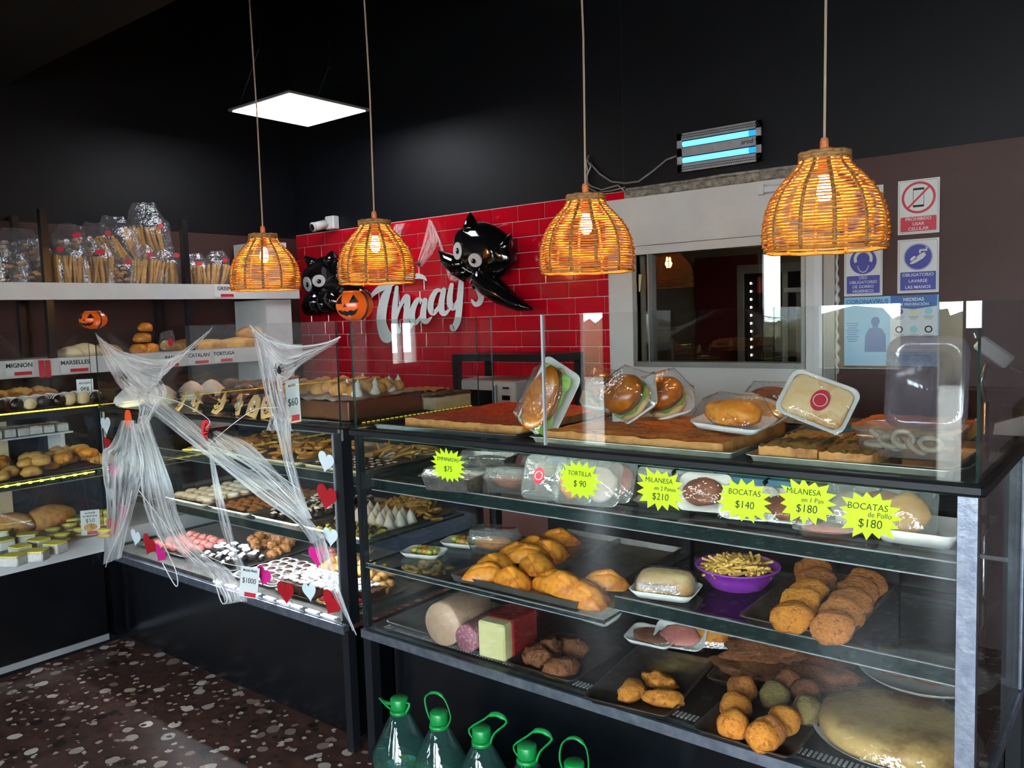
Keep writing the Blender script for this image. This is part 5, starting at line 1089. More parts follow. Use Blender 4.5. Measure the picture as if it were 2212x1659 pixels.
flat_tray('black baking tray under the red sauce pizza', -2.20, -1.56, 1.965, 2.64); pizza('sheet pizza covered in red tomato sauce on a black tray', -2.12, -1.60, 2.05, 2.62, 'tomato_sauce', ZT+.003, .030)
flat_tray('steel baking tray under the browned cheese pizza', -1.50, -.86, 1.965, 2.50, 'steel_tray'); pizza('sheet pizza with browned cheese topping next to the red sauce pizza', -1.46, -.90, 1.99, 2.46, 'cheese_bake', ZT+.003, .034, 4)
flat_tray('steel baking tray under the cut vegetable pizza', -.82, -.36, 1.965, 2.40, 'steel_tray')
pizza('cut piece of sheet pizza with dark greens and a torn pale crust', -.80, -.655, 1.99, 2.30, 'greens_bake', ZT+.003, .038, 7); pizza('second cut piece of sheet pizza with greens beside the first', -.648, -.53, 1.98, 2.26, 'greens_bake', ZT+.003, .036, 9)
pizza('small piece of sheet pizza with red topping behind the greens pizza', -.70, -.42, 2.42, 2.64, 'cheese_bake', ZT+.001, .05, 12)
ZP = ZT+.046
q = onz(1180, 935, ZT+.02); foam_pack('big wrapped baguette sandwich standing upright on the tray edge', (q.x+.005, 2.06, ZT+.12), TILT(74, -62, 14), .235, .155, 'baguette', seed=1, name='wrapped_sandwich')
foam_pack('wrapped golden bun sandwich behind the upright baguette', (-1.52, 2.40, ZP+.02), TILT(20, 10, 30), .15, .12, 'burger', seed=5, name='wrapped_burger')
q = onz(1352, 905, ZP); foam_pack('wrapped burger leaning up with green lettuce showing', (q.x+.03, 2.27, ZP+.040), TILT(42, -34, 5), .185, .15, 'burger', seed=2, name='wrapped_burger')
q = onz(1440, 895, ZP); foam_pack('wrapped burger half hidden behind the leaning one', (q.x+.0, 2.42, ZP+.014), TILT(28, -16, 20), .18, .14, 'burger', seed=3, name='wrapped_burger')
q = onz(1555, 935, ZP); foam_pack('clear pack of yellow glossy sandwich lying on the browned pizza', (q.x, q.y+.09, ZP+.006), TILT(8, 3, -6), .215, .14, 'wrap', fm='dough_gold', fs=1.5, seed=6, name='wrapped_sandwich'); foam_pack('clear pack of brown meat behind the yellow sandwich pack', (q.x-.02, 2.52, ZP+.012), TILT(16, 0, 6), .19, .12, 'wrap', fm='meat', fs=1.5, seed=7, name='wrapped_sandwich')
foam_pack('pale foam pack lying under the stickered foam pack', (-.95, 2.36, ZP+.022), TILT(16, 14, -14), .19, .14, 'flat', fm='bread_pale', seed=8)
q = ony(1755, 885, 2.16); foam_pack('white foam pack with an oval red sticker tilted on top of the pizzas', (q.x, 2.20, ZT+.125), TILT(62, 20, 4), .185, .135, 'slab', fm='flatbread', sticker=True, seed=9)
# clear tub with its lid standing open, on a clear tray
t = thing('clear_tub', 'clear tub of rings with its hazy lid standing open', 'tub', (-.50+.02, 2.13, ZT+.022)); part('tub', MB().loft([(.20, .15, .03, 0), (.225, .175, .035, .06), (.235, .185, .036, .06), (.235, .185, .036, .064)], 5, cap1=False), 'clear_plastic', t, True)
part('lid', MB().loft([(.19, .235, .04, 0), (.19, .235, .04, .006), (.165, .21, .035, .012), (.12, .16, .03, .012), (.12, .16, .03, .006)], 5), 'hazy_plastic', t, True, loc=(.01, .115, .16), rot=(R(80), 0, 0))
for i in range(7): part('ring', MB().tube([(.022*math.cos(a*.5236), .022*math.sin(a*.5236), 0) for a in range(12)], .007, 6, closed=True), 'cream', t, True, loc=(-.07+.03*(i % 5), -.03+.04*(i//5), .022+.008*(i % 3)), rot=(R(20*i % 50), R(13*i % 40), 0))
single('clear_tray', MB().loft([(.28, .22, .04, 0), (.31, .25, .05, .012), (.315, .255, .05, .012), (.315, .255, .05, .014)], 5, cap1=False), 'clear_plastic', 'shallow clear tray under the open tub', 'tray', (-.49, 2.105, ZT+.006), 0, smooth=True)
# things behind the steel-post end of the case
t = thing('phone_stand', 'white clamp phone stand on a chrome arm behind the steel-post end of the case', 'stand', (-.42, 2.78, 0)); zt = 1.445
part('pole', MB().cyl((0, 0, 0), (0, 0, 1.30), .008, n=10).cyl((0, 0, 0), (0, 0, .02), .12, n=24), 'steel', t, True); part('arm', MB().tube([(-.0, 0, 1.30), (-.015, -.0, 1.36), (.0, -.0, zt-.03)], .006, 8), 'steel', t, True)
part('clamp', MB().cbox((.015, 0, zt+.005), (.105, .03, .045), .006, M=Matrix.Translation((.015, 0, zt)) @ Matrix.Rotation(R(38), 4, 'Y') @ Matrix.Translation((-.015, 0, -zt))), 'appliance_white', t); part('clamp_screw', MB().cyl((.06, -.0, zt-.04), (.09, 0, zt-.055), .003, n=8).cyl((-.035, 0, zt+.06), (-.03, 0, zt+.045), .003, n=8), 'steel', t)
t = thing('back_counter', 'narrow dark counter behind the hot-food case', 'counter', (-1.2, 3.08, 0)); part('top', MB().bb((-.98, -.15, 1.10), (1.0, .15, 1.14)), 'black_panel', t); part('body', MB().bb((-.96, -.13, 0), (.98, .13, 1.10)), 'black_metal', t)
single('smoked_cover', MB().loft([(.42, .24, .05, 0), (.44, .26, .06, .12), (.36, .2, .06, .17)], 5, cap0=False), 'smoked_plastic', 'smoked brown plastic cover on the back counter', 'cover', (-.44, 3.08, 1.14), 0, smooth=True)
single('paper_sheaf', MB().prism([(-.07, 0), (.07, 0), (.075, .13), (.02, .15), (-.06, .12)], -.006, .006), 'paper_white', 'crumpled white papers stuck at the end of the back counter', 'paper', (-.36, 2.90, 1.10), TILT(80, 0, -8))
for i, (x, y) in enumerate(((-1.10, 3.08), (-.92, 3.10), (-1.0, 3.0))):
    clamshell('stacked clear lid tub on the back counter, seen through the guard glass', (x, y, 1.14), .1*i, .15, .12, .05, food=False, group='clear tubs on the back counter')
# ================================================================ middle case
ZM1, ZM2 = 1.015, .755
random.seed(12)
MER = [MB().lathe([(.030, 0), (.052, .006), (.060, .022), (.056, .040), (.046, .052), (.040, .058), (.026, .072), (.010, .080), (.001, .083)], 22, wob=.16, seed=i*3).mesh('meringue', 'meringue', True) for i in range(3)]
spread(MER, [((lambda q: ((q.x, q.y+.05, ZT+.0), (0, 0, i), 1.2))(onz(x, y, ZT))) for i, (x, y) in enumerate(((262, 880), (332, 876), (396, 866), (440, 862)))], 'large rounded white meringue on the pastry case top', 'meringue', 'meringues', 'meringue')
CH = [mesh_croissant('choc_gloss'), mesh_croissant('chocolate')]
tray('pastry_tray', 'dark tray piled with glossy chocolate croissants on the pastry case top', (-3.34, 2.36, ZT), 0, .62, .46, .014, 'black_tray')
spots = []
for i in range(64):
    lay = 0 if i < 34 else 1 if i < 54 else 2; k = .26-.055*lay
    x, y = random.uniform(-k, k), random.uniform(-.17+.03*lay, .17-.02*lay); spots.append(((-3.34+x, 2.36+y, ZT+.008+.034*lay), (R(random.uniform(-20, 20)), R(random.uniform(-20, 20)), random.random()*6.28), 1.5))
spread(CH, spots, 'glossy chocolate croissant in the pile on the dark tray', 'croissant', 'chocolate croissants', 'chocolate_croissant')
GSH = [[(-.03, 0), (.03, 0), (.034, .05), (.02, .085), (0, .095), (-.02, .085), (-.034, .05)], [(-.012, 0), (.012, 0), (.02, .03), (.038, .04), (.034, .055), (.016, .055), (.014, .09), (-.014, .09), (-.016, .055), (-.034, .055), (-.038, .04), (-.02, .03)], [(-.02, 0), (.006, -.002), (.03, .03), (.034, .07), (.02, .1), (.012, .07), (-.004, .04)]]
for i, (x, y, sh, cs, lb) in enumerate(((383, 884, 2, ('icing_purple', 'cookie_face'), 'curved iced biscuit with a purple dot beside the meringues'), (420, 872, 1, ('icing_white', 'cookie_face'), 'ghost-shaped iced biscuit behind the spider'), (464, 894, 2, ('icing_yellow', 'cookie_face'), 'curved iced biscuit with yellow dots leaning on the glass'), (512, 890, 1, ('icing_blue', 'icing_white'), 'iced biscuit with blue icing leaning on the glass'), (540, 886, 0, ('icing_white', 'cookie_face'), 'orange-edged iced biscuit in the middle of the row'), (576, 894, 0, ('icing_purple', 'icing_green'), 'green and purple dotted iced biscuit beside the web'))):
    q = ony(x, y, Y0+.045+.01*(i % 2)); t = thing('iced_biscuit', lb, 'biscuit', (q.x, q.y, ZT+.004), (R(72), R((-1)**i*12), R(10*(i % 3-1))), 'iced biscuits'); part('biscuit', MB().prism(GSH[sh], -.004, .004), 'gingerbread', t)
    for k, (dx, dy) in enumerate(((-.008, .03), (.010, .045), (.0, .062))): part('icing_dot', MB().prism(ell((dx, dy), .006, .006, 10), .004, .006), cs[k % 2], t)
    part('icing_line', MB().tube([(-.012, .02, .005), (0, .014, .006), (.012, .022, .005)], .002, 5), 'cookie_face', t)
def cake(label, x0, x1, y0, y1, z, h, m, topm, toph=.012):
    t = thing('slab_cake', label, 'cake', ((x0+x1)/2, (y0+y1)/2, z)); w, d = x1-x0, y1-y0; part('sponge', MB().cbox((0, 0, h/2), (w, d, h), .004), m, t)
    part('frosting', MB().grid(lambda u, v: ((u-.5)*(w+.01), (v-.5)*(d+.01), h+.002+toph*(.5+noise.noise(Vector((u*9, v*9, x0*5)))) - (.02*max(0, noise.noise(Vector((u*7, v*7, 2)))) if min(u, 1-u, v, 1-v) < .02 else 0)), 26, 22), topm, t, True); return t
ck = cake('dark chocolate slab cake topped with profiteroles and cream', -2.86, -2.40, 2.03, 2.42, ZT+.004, .075, 'chocolate', 'choux_cream', .014)
tray('pastry_tray', 'thin dark board under the profiterole cake', (-2.63, 2.225, ZT), 0, .50, .43, .006, 'black_tray')
PRO = [mblob('profiterole', 'profiterole', (.027, .025, .023), i, .16, 1.8, flat=.7) for i in range(3)]; random.seed(3)
spread(PRO, [((-2.84+.048*(i % 9)+random.uniform(-.01, .01), 2.10+.062*(i//9)+random.uniform(-.01, .01), ZT+.092+.012*(i % 2)), (0, 0, i), 1.1) for i in range(45)], 'golden profiterole on top of the chocolate slab cake', 'profiterole', 'profiteroles on the cake', 'profiterole')
PEAK = MB().lathe([(.020, 0), (.026, .010), (.020, .024), (.012, .036), (.016, .042), (.006, .060), (.001, .072)], 14, wob=.2).mesh('cream_peak', 'meringue', True)
spread([PEAK], [((x, y, ZT+.090), (R(5), R(4), i), .95) for i, (x, y) in enumerate(((-2.47, 2.36), (-2.44, 2.20), (-2.43, 2.10), (-2.70, 2.37), (-2.50, 2.12), (-2.45, 2.30)))], 'white peak of whipped cream on the profiterole cake', 'cream', 'cream peaks on the cake', 'cream_peak')
cake('dark cake with a crumb top at the back corner of the pastry case', -2.64, -2.47, 2.47, 2.66, ZT+.002, .065, 'choc_dark', 'crumb_light', .01); cake('striped chocolate cake with cream lines at the back corner', -2.45, -2.345, 2.44, 2.665, ZT+.002, .055, 'cream', 'chocolate', .012)
# shelves of biscuits
COOK = [MB().lathe([(.018, 0), (.022, .003), (.021, .008), (.014, .010), (.001, .010)], 12, wob=.1, seed=i).mesh('biscuit', 'cookie', True) for i in range(2)]
COOKD = [MB().lathe([(.018, 0), (.021, .004), (.018, .010), (.001, .011)], 12, wob=.1, seed=i+4).lathe([(.008, .010), (.011, .012), (.008, .014)], 10, mi=1).mesh('biscuit', ['cookie_dark', 'icing_white'], True) for i in range(2)]
STK = [MB().tube([(-.045, 0, .007), (-.02, .002, .008), (.02, -.002, .008), (.045, 0, .007)], [.005, .007, .007, .005], 6).mesh('biscuit_stick', 'cookie', True)]
CURL = [MB().tube([(.016*math.cos(a*.6), .016*math.sin(a*.6), .008+.001*a) for a in range(10)], .006, 6).mesh('curl_biscuit', 'cookie', True), MB().tube([(.02*math.cos(a*.5)-.004*a, .014*math.sin(a*.5), .007) for a in range(8)], .007, 6).mesh('curl_biscuit', 'cookie', True)]
def pile(protos, x0, x1, y0, y1, z, n, layers, dz, label, cat, group, name, sc=1.0, tilt=25, seed=0):
    random.seed(seed+77); sp = []
    for i in range(n):
        l = i*layers//n; k = 1-.16*l; x = (x0+x1)/2+(x1-x0)/2*k*random.uniform(-1, 1); y = (y0+y1)/2+(y1-y0)/2*k*random.uniform(-1, 1)
        sp.append(((x, y, z+.004+dz*l), (R(random.uniform(-tilt, tilt)*(.3+.7*(l > 0))), R(random.uniform(-tilt, tilt)*(.3+.7*(l > 0))), random.random()*6.28), sc*random.uniform(.9, 1.12)))
    return spread(protos, sp, label, cat, group, name)
def rowgrid(protos, x0, x1, y0, y1, z, nx, ny, label, cat, group, name, sc=1, jit=.006, rot=None, seed=0):
    random.seed(seed+33); sp = []
    for j in range(ny):
        for i in range(nx): sp.append(((x0+(x1-x0)*(i+.5)/nx+random.uniform(-jit, jit), y0+(y1-y0)*(j+.5)/ny+random.uniform(-jit, jit), z+.003), (0, 0, random.random()*6.28 if rot is None else rot+random.uniform(-.15, .15)), sc*random.uniform(.94, 1.06)))
    return spread(protos, sp, label, cat, group, name)
for i, (x0, x1, m, lb) in enumerate(((-3.62, -3.22, 'steel_tray', 'steel tray of curled biscuits on the top shelf of the pastry case'), (-3.20, -2.78, 'steel_tray', 'steel tray of biscuit sticks on the top shelf of the pastry case'), (-2.76, -2.385, 'steel_tray', 'steel tray of ringed dark biscuits on the top shelf of the pastry case'))):
    tray('biscuit_tray', lb, ((x0+x1)/2, 2.335, ZM1), 0, x1-x0, .52, .014, m)
pile(CURL, -3.60, -3.24, 2.12, 2.54, ZM1, 60, 3, .012, 'curled golden biscuit on the top-shelf tray farthest from the black post', 'biscuit', 'curled biscuits', 'curl_biscuit', 1.1, seed=1)
pile(STK+CURL, -3.16, -2.82, 2.12, 2.54, ZM1, 70, 3, .012, 'golden biscuit stick on the top-shelf tray between two others', 'biscuit', 'biscuit sticks', 'biscuit_stick', 1.1, seed=2)
rowgrid(COOKD, -2.74, -2.40, 2.10, 2.30, ZM1, 7, 5, 'dark biscuit with a pale ring on the top shelf by the post', 'biscuit', 'ringed dark biscuits', 'ringed_biscuit', 1.0, seed=3); pile(STK, -2.72, -2.42, 2.34, 2.54, ZM1, 30, 3, .012, 'golden biscuit stick beside the ringed dark biscuits', 'biscuit', 'biscuit sticks by the post', 'biscuit_stick', 1.1, seed=4)
single('card_strip', MB().box((0, 0, .003), (.10, .03, .004)), 'alfajor_top', 'small yellow card strip on the top biscuit shelf', 'card', onz(350, 978, ZM1) + Vector((.06, .12, 0)), R(20))
for i, (x0, x1, lb) in enumerate(((-3.86, -3.50, 'dark tray of white-topped biscuits on the lower shelf'), (-3.48, -3.16, 'dark tray of chocolate nut bars on the lower shelf'), (-3.14, -2.80, 'steel tray of sugar-dusted chocolate bites on the lower shelf'), (-2.78, -2.385, 'steel tray of cream cones and yellow biscuits on the lower shelf'))):
    tray('biscuit_tray', lb, ((x0+x1)/2, 2.335, ZM2), 0, x1-x0-.015, .52, .014, 'steel_tray' if i > 1 else 'dark_tray')
ALW = [MB().lathe([(.028, 0), (.032, .004), (.031, .010)], 14, mi=0).lathe([(.030, .010), (.031, .020), (.022, .027), (.001, .029)], 14, mi=1).mesh('white_biscuit', ['alfajor', 'icing_white'], True)]
rowgrid(ALW, -3.84, -3.53, 2.10, 2.56, ZM2, 5, 7, 'round biscuit with white icing on the lower shelf', 'biscuit', 'white iced biscuits', 'white_biscuit', 1.0, seed=5)
NUT = [mblob('nut_bar', 'nut_cluster', (.028, .02, .012), i, .35, 2.5) for i in range(2)]; rowgrid(NUT, -3.46, -3.18, 2.10, 2.56, ZM2, 5, 9, 'chocolate nut bar on the lower shelf tray', 'biscuit', 'chocolate nut bars', 'nut_bar', 1.0, rot=0, seed=6)
DUST = [MB().blob((0, 0, .012), (.020, .018, .016), i, .3, 2, 2).blob((0, 0, .020), (.015, .013, .010), i+2, .4, 2.5, 2, mi=1).mesh('chocolate_bite', ['choc_dark', 'icing_white'], True) for i in range(2)]
pile(DUST, -3.12, -2.83, 2.10, 2.56, ZM2, 90, 2, .018, 'sugar-dusted chocolate bite on the lower shelf', 'bite', 'dusted chocolate bites', 'chocolate_bite', 1.0, seed=7)
CONE = [MB().lathe([(.026, 0), (.028, .006), (.014, .040), (.001, .062)], 12, wob=.2, seed=i).mesh('cream_cone', 'meringue', True) for i in range(2)]
rowgrid(CONE, -2.76, -2.42, 2.22, 2.40, ZM2, 7, 3, 'pointed white cream cone on the lower shelf', 'meringue', 'cream cones', 'cream_cone', 1.0, seed=8)
YB_ = [MB().blob((0, 0, .010), (.026, .016, .012), i, .2, 2, 2).blob((0, 0, .014), (.016, .017, .012), i+3, .2, 2, 2, mi=1).mesh('striped_biscuit', ['alfajor_top', 'choc_dark'], True) for i in range(2)]
rowgrid(YB_, -2.70, -2.40, 2.09, 2.20, ZM2, 7, 4, 'yellow biscuit with a chocolate stripe on the lower shelf', 'biscuit', 'yellow striped biscuits', 'striped_biscuit', 1.05, jit=.01, seed=9)
pile(CURL+COOK, -2.74, -2.40, 2.42, 2.58, ZM2, 110, 4, .014, 'crunchy golden biscuit in the heap near the case end', 'biscuit', 'heaped golden biscuits', 'crunchy_biscuit', 1.1, 40, seed=10)
# floor of the middle case
ZN = .499
for i, (x0, x1, y0, y1, lb, m) in enumerate(((-4.05, -3.62, 2.02, 2.34, 'steel tray of pink puffs at the corner of the pastry case', 'steel_tray'), (-3.60, -3.22, 2.02, 2.62, 'steel tray of chocolate clusters on the case floor', 'steel_tray'), (-3.20, -2.88, 1.985, 2.30, 'white tray of small pastries in paper cups', 'foam'), (-2.87, -2.62, 1.975, 2.34, 'steel tray of profiteroles and white-dotted cake', 'steel_tray'), (-2.61, -2.385, 1.975, 2.30, 'silver tray of fruit tarts by the post', 'foil'), (-3.20, -2.64, 2.36, 2.62, 'steel tray of fine pastries at the back of the case floor', 'steel_tray'))):
    tray('pastry_tray', lb, ((x0+x1)/2, (y0+y1)/2, ZN), 0, x1-x0-.02, y1-y0-.02, .012, m)
PUFF = [mblob('pink_puff', 'ham', (.026, .024, .02), i, .2, 2) for i in range(2)]; rowgrid(PUFF, -4.0, -3.66, 2.05, 2.30, ZN, 6, 4, 'small pink puff on the corner tray', 'puff', 'pink puffs', 'pink_puff', 1.0, seed=11)
pile([mblob('nut_cluster', 'nut_cluster', (.03, .028, .024), i, .4, 2.6) for i in range(2)], -3.56, -3.28, 2.28, 2.56, ZN, 40, 4, .022, 'brown nut cluster in the tall heap', 'cluster', 'nut clusters', 'nut_cluster', 1.0, seed=12)
pile(DUST, -3.56, -3.26, 2.05, 2.24, ZN, 50, 3, .018, 'dusted dark chocolate bite on the case floor', 'bite', 'dusted bites on the case floor', 'chocolate_bite', 1.1, seed=13)
CUP = MB().lathe([(.018, 0), (.028, .018), (.030, .018), (.020, .002)], 14).blob((0, 0, .012), (.020, .020, .012), 1, .2, 2, 2, mi=1).mesh('cup_pastry', ['paper_white', 'chocolate'], True)
CUP2 = MB().lathe([(.018, 0), (.028, .016), (.030, .016), (.020, .002)], 14).blob((0, 0, .018), (.022, .022, .016), 2, .2, 2, 2, mi=1).mesh('cup_pastry', ['paper_white', 'ham'], True)
rowgrid([CUP], -3.18, -2.90, 2.0, 2.28, ZN, 5, 5, 'chocolate pastry in a white paper cup', 'pastry', 'chocolate cup pastries', 'cup_pastry', 1.0, seed=14); rowgrid([CUP2], -3.16, -2.92, 2.38, 2.60, ZN, 4, 4, 'pink cream pastry in a white paper cup at the back', 'pastry', 'pink cup pastries', 'cup_pastry', 1.0, seed=15)
pile(PRO, -2.88, -2.42, 2.18, 2.33, ZN+.01, 60, 3, .022, 'profiterole in the heap on the pastry case floor', 'profiterole', 'profiteroles on the case floor', 'profiterole', .9, seed=16)
cake('dark chocolate slab cake on the case floor near the rail', -2.84, -2.62, 1.995, 2.13, ZN+.012, .035, 'chocolate', 'chocolate', .004); DOT = MB().blob((0, 0, .004), (.013, .012, .006), sub=2).mesh('icing_drop', 'icing_white', True)
rowgrid([DOT], -2.83, -2.42, 2.0, 2.17, ZN+.052, 13, 6, 'white icing drop on the dark slab cake', 'icing', 'white icing drops', 'icing_drop', 1.1, seed=17); cake('second dark slab cake with icing drops behind the fruit tarts', -2.615, -2.40, 2.09, 2.18, ZN+.012, .035, 'chocolate', 'chocolate', .004)
TART = MB().lathe([(.026, 0), (.034, .014), (.030, .014), (.026, .008)], 14).blob((0, 0, .016), (.022, .022, .012), 1, .25, 3, 2, mi=1).mesh('fruit_tart', ['tart', 'berry'], True)
rowgrid([TART], -2.60, -2.395, 1.985, 2.08, ZN+.002, 3, 2, 'small tart with glossy red berries by the black post', 'tart', 'berry tarts', 'fruit_tart', .9, seed=18)
pile([CURL[0]], -2.60, -2.42, 2.40, 2.60, ZN, 24, 2, .014, 'golden curled biscuit at the back of the case floor', 'biscuit', 'curled biscuits on the case floor', 'curl_biscuit', 1.2, seed=19)
# olive packs seen through the glass end (left end of the hot-food case floor shelf)
OL = [MB().blob((0, 0, .012), (.016, .013, .013), i, .05, 1, 2).mesh('olive', m, True) for i, m in enumerate(('olive', 'olive', 'olive_orange'))]
for k, (x, y, z) in enumerate(((-2.09, 2.30, ZS), (-2.12, 2.12, ZS))):
    single('foam_tray', MB().loft([(.13, .09, .02, 0), (.16, .115, .025, .018), (.155, .11, .024, .018), (.13, .09, .02, .003)], 4), 'foam', ('back' if k == 0 else 'front')+' white foam tray of olives on the glass shelf near the black posts', 'tray', (x, y, z), R(15), smooth=True)
    rowgrid(OL, x-.05, x+.05, y-.03, y+.03, z+.003, 4, 2, 'round green or orange stuffed olive on a foam tray', 'olive', 'olives on foam trays', 'olive', 1.0, seed=20+k)
# ================================================================ yellow-lit case
ROLL_ = [MB().tube([(0, -.045, .026), (0, -.02, .028), (0, .02, .028), (0, .045, .026)], [.022, .026, .026, .022], 14).mesh('chocolate_roll', m, True) for m in ('choc_dark', 'bread_pale')]
for i in range(2):
    pass
def stripes(): 
    mb = MB()
    for k in range(6):
        y = -.036+k*.0145; mb.tube([(.0272*math.cos(a), y+.004*math.sin(3*a), .027+.0272*math.sin(a)) for a in [R(20+14*j) for j in range(11)]], .0024, 4, caps=True)
    return mb
STM = stripes().mesh('icing_stripes', 'icing_white', True)
tray('pastry_tray', 'dark tray of striped chocolate rolls on the yellow-lit case top', (-4.40, 1.50, ZT), R(90), 1.0, .40, .012, 'black_tray')
random.seed(21)
for i in range(16):
    y = 1.02+.062*i; x = -4.26-.005*(i % 2)-.02*random.random(); dk = random.random() < .6
    t = thing('chocolate_roll', 'striped chocolate roll in the front row on the yellow-lit case top', 'roll', (x, y, ZT+.006), R(90+random.uniform(-14, 14)), 'striped chocolate rolls'); t.scale = (1.2,)*3; part('roll', ROLL_[0 if dk else 1], None, t); part('icing', STM, None, t)
CRB = [mesh_croissant('bun', .05, .03), mesh_croissant('bread', .05, .03)]
spread(CRB, [((-4.47-.07*(i % 2), 1.05+.06*i, ZT+.006+.02*(i % 2)), (0, R(random.uniform(-15, 15)), random.random()*6), 1.25) for i in range(14)], 'plump brown croissant behind the chocolate rolls', 'croissant', 'croissants on the yellow-lit case', 'croissant')
# middle shelf: bread rolls; back: coconut squares on a white board
def lz(px, py, z): return onz(px, py, z)
tray('bread_tray', 'dark tray of golden bread rolls above the yellow light strip', (-4.42, 1.55, .90), R(90), 1.1, .40, .012, 'dark_tray')
BR = [mblob('bread_roll', 'bread', (.045, .036, .030), i, .16, 1.6) for i in range(3)] + [mblob('bread_roll', 'dough_gold', (.045, .034, .028), i+4, .16, 1.6) for i in range(2)]
pile(BR, -4.58, -4.26, 1.10, 2.06, .904, 64, 2, .040, 'golden bread roll on the middle shelf of the yellow-lit case', 'bread', 'bread rolls in the yellow-lit case', 'bread_roll', 1.0, 20, seed=31)
t = thing('cake_board', 'white board raised on feet in the yellow-lit case', 'board', (-4.60, 1.5, 1.06)); part('board', MB().bb((-.09, -.45, 0), (.09, .45, .008)), 'paper_white', t)
for yy in (-.4, .4): part('foot', MB().bb((-.08, yy-.01, -.16), (.08, yy+.01, 0)), 'paper_white', t)
SQ = [MB().cbox((0, 0, .02), (.075, .06, .04), .004).box((0, 0, .042), (.07, .055, .006), 1).mesh('coconut_square', ['coconut', 'marshmallow'])]
rowgrid(SQ, -4.685, -4.52, 1.06, 1.94, 1.068, 2, 14, 'coconut cake square with a pale pink top on the white board', 'cake', 'coconut squares', 'coconut_square', .95, jit=.002, rot=0, seed=33)
# floor of the yellow-lit case
AL = [MB().lathe([(.034, 0), (.036, .004), (.036, .012), (.034, .014)], 18).lathe([(.031, .014), (.032, .022), (.031, .026)], 18, mi=1).lathe([(.035, .026), (.036, .034), (.033, .038), (.001, .039)], 18, mi=2).mesh('alfajor', ['alfajor', 'cream', 'alfajor_top'], True)]
spread(AL, [((lambda q: ((q.x, q.y, .577), (0, 0, i), 1.0))(onz(x, y, .59))) for i, (x, y) in enumerate(((115, 1150), (150, 1140), (135, 1162), (175, 1150), (215, 1130), (228, 1152), (160, 1130), (205, 1118), (225, 1112), (190, 1138)))], 'round alfajor biscuit sandwich next to the price card', 'biscuit', 'alfajores', 'alfajor')
YC = [MB().cbox((0, 0, .022), (.085, .07, .044), .006).prism(rrect(.088, .073, .015), .044, .050, mi=1).mesh('yellow_square', ['coconut', 'alfajor_top'])]
spread(YC, [((lambda q: ((q.x, q.y, .577), (0, 0, R(8*i)), 1.0))(onz(x, y, .59))) for i, (x, y) in enumerate(((10, 1180), (45, 1195), (85, 1180), (120, 1188), (30, 1215), (80, 1205), (5, 1160), (60, 1168)))], 'yellow-topped white cake square at the front of the yellow-lit case', 'cake', 'yellow-topped squares', 'yellow_square')
single('cake_server', MB().box((0, 0, .004), (.16, .02, .004)), 'alfajor_top', 'flat yellow plastic server lying over the cake squares', 'server', onz(30, 1150, .60)+Vector((0, 0, .045)), (0, 0, R(70)))
LOAF = [mblob('bread_loaf', 'crust', (.10, .055, .05), i+2, .15, 1.5) for i in range(2)]
spread(LOAF, [((-4.56, 1.62+.2*i, .577), (0, 0, R(80+12*i)), (1.3, 1.3, 1.5)) for i in range(2)] + [((-4.5, 1.40, .577), (0, 0, 1.2), 1.0)], 'crusty loaf lying at the back of the yellow-lit case', 'bread', 'loaves in the yellow-lit case', 'bread_loaf')
# ================================================================ rack: bags and loaves
STICK = MB().tube([(0, 0, 0), (0.002, 0, .06), (-.001, 0, .14), (0, 0, .2)], [.008, .010, .0095, .008], 6).mesh('breadstick', 'bread', True)
def bag(label, loc, rot, w, d, h, n, seed, lean=0, stickers=1, kind='stick'):
    t = thing('breadstick_bag', label, 'bag', loc, rot, 'bags of breadsticks'); random.seed(seed)
    for i in range(int(n*1.7)):
        if kind == 'stick': part('breadstick', STICK, None, t, loc=(random.uniform(-w*.40, w*.40), random.uniform(-d*.3, d*.3), .004), rot=(R(random.uniform(-6, 6)), R(random.uniform(-10, 10)+lean), 0)).scale = (1, 1, h*.62/.2)
        else: part('rusk', mblob('rusk', 'bread', (.018, .014, .012), i, .3, 2, sub=2), None, t, loc=(random.uniform(-w*.36, w*.36), random.uniform(-d*.28, d*.28), .01+random.random()*h*.5))
    o = Vector((seed*3.1, seed*1.7, 0))
    def fn(u, v):
        a = 2*math.pi*u; k = (.52+.05*math.sin(3*a+seed)) if v < .72 else (.52*(1-(v-.72)/.28*.45)); fl = 1 if v < .6 else max(.12, 1-(v-.6)*2.1)
        q = Vector((w*k*math.cos(a)*(1 if abs(math.cos(a)) < 1 else 1), d*k*fl*math.sin(a), h*v)); nn = noise.noise(q*22+o)*.012*(.3+v); return q+Vector((nn*math.cos(a)+math.sin(R(lean))*h*v*.4, nn*math.sin(a), .012*noise.noise(q*14+o)*v))
    part('film', MB().grid(fn, 28, 14), 'bag_film', t, True)
    for k in range(stickers): part('sticker', MB().prism(ell((0, 0), .020, .016, 18), 0, .001), 'label_red', t, loc=(random.uniform(-w*.3, w*.3), -d*.5-.006, h*random.uniform(.62, .8)), rot=(R(80), 0, 0))
    return t
ZR = 1.875; FX = R(78)   # bags face into the shop
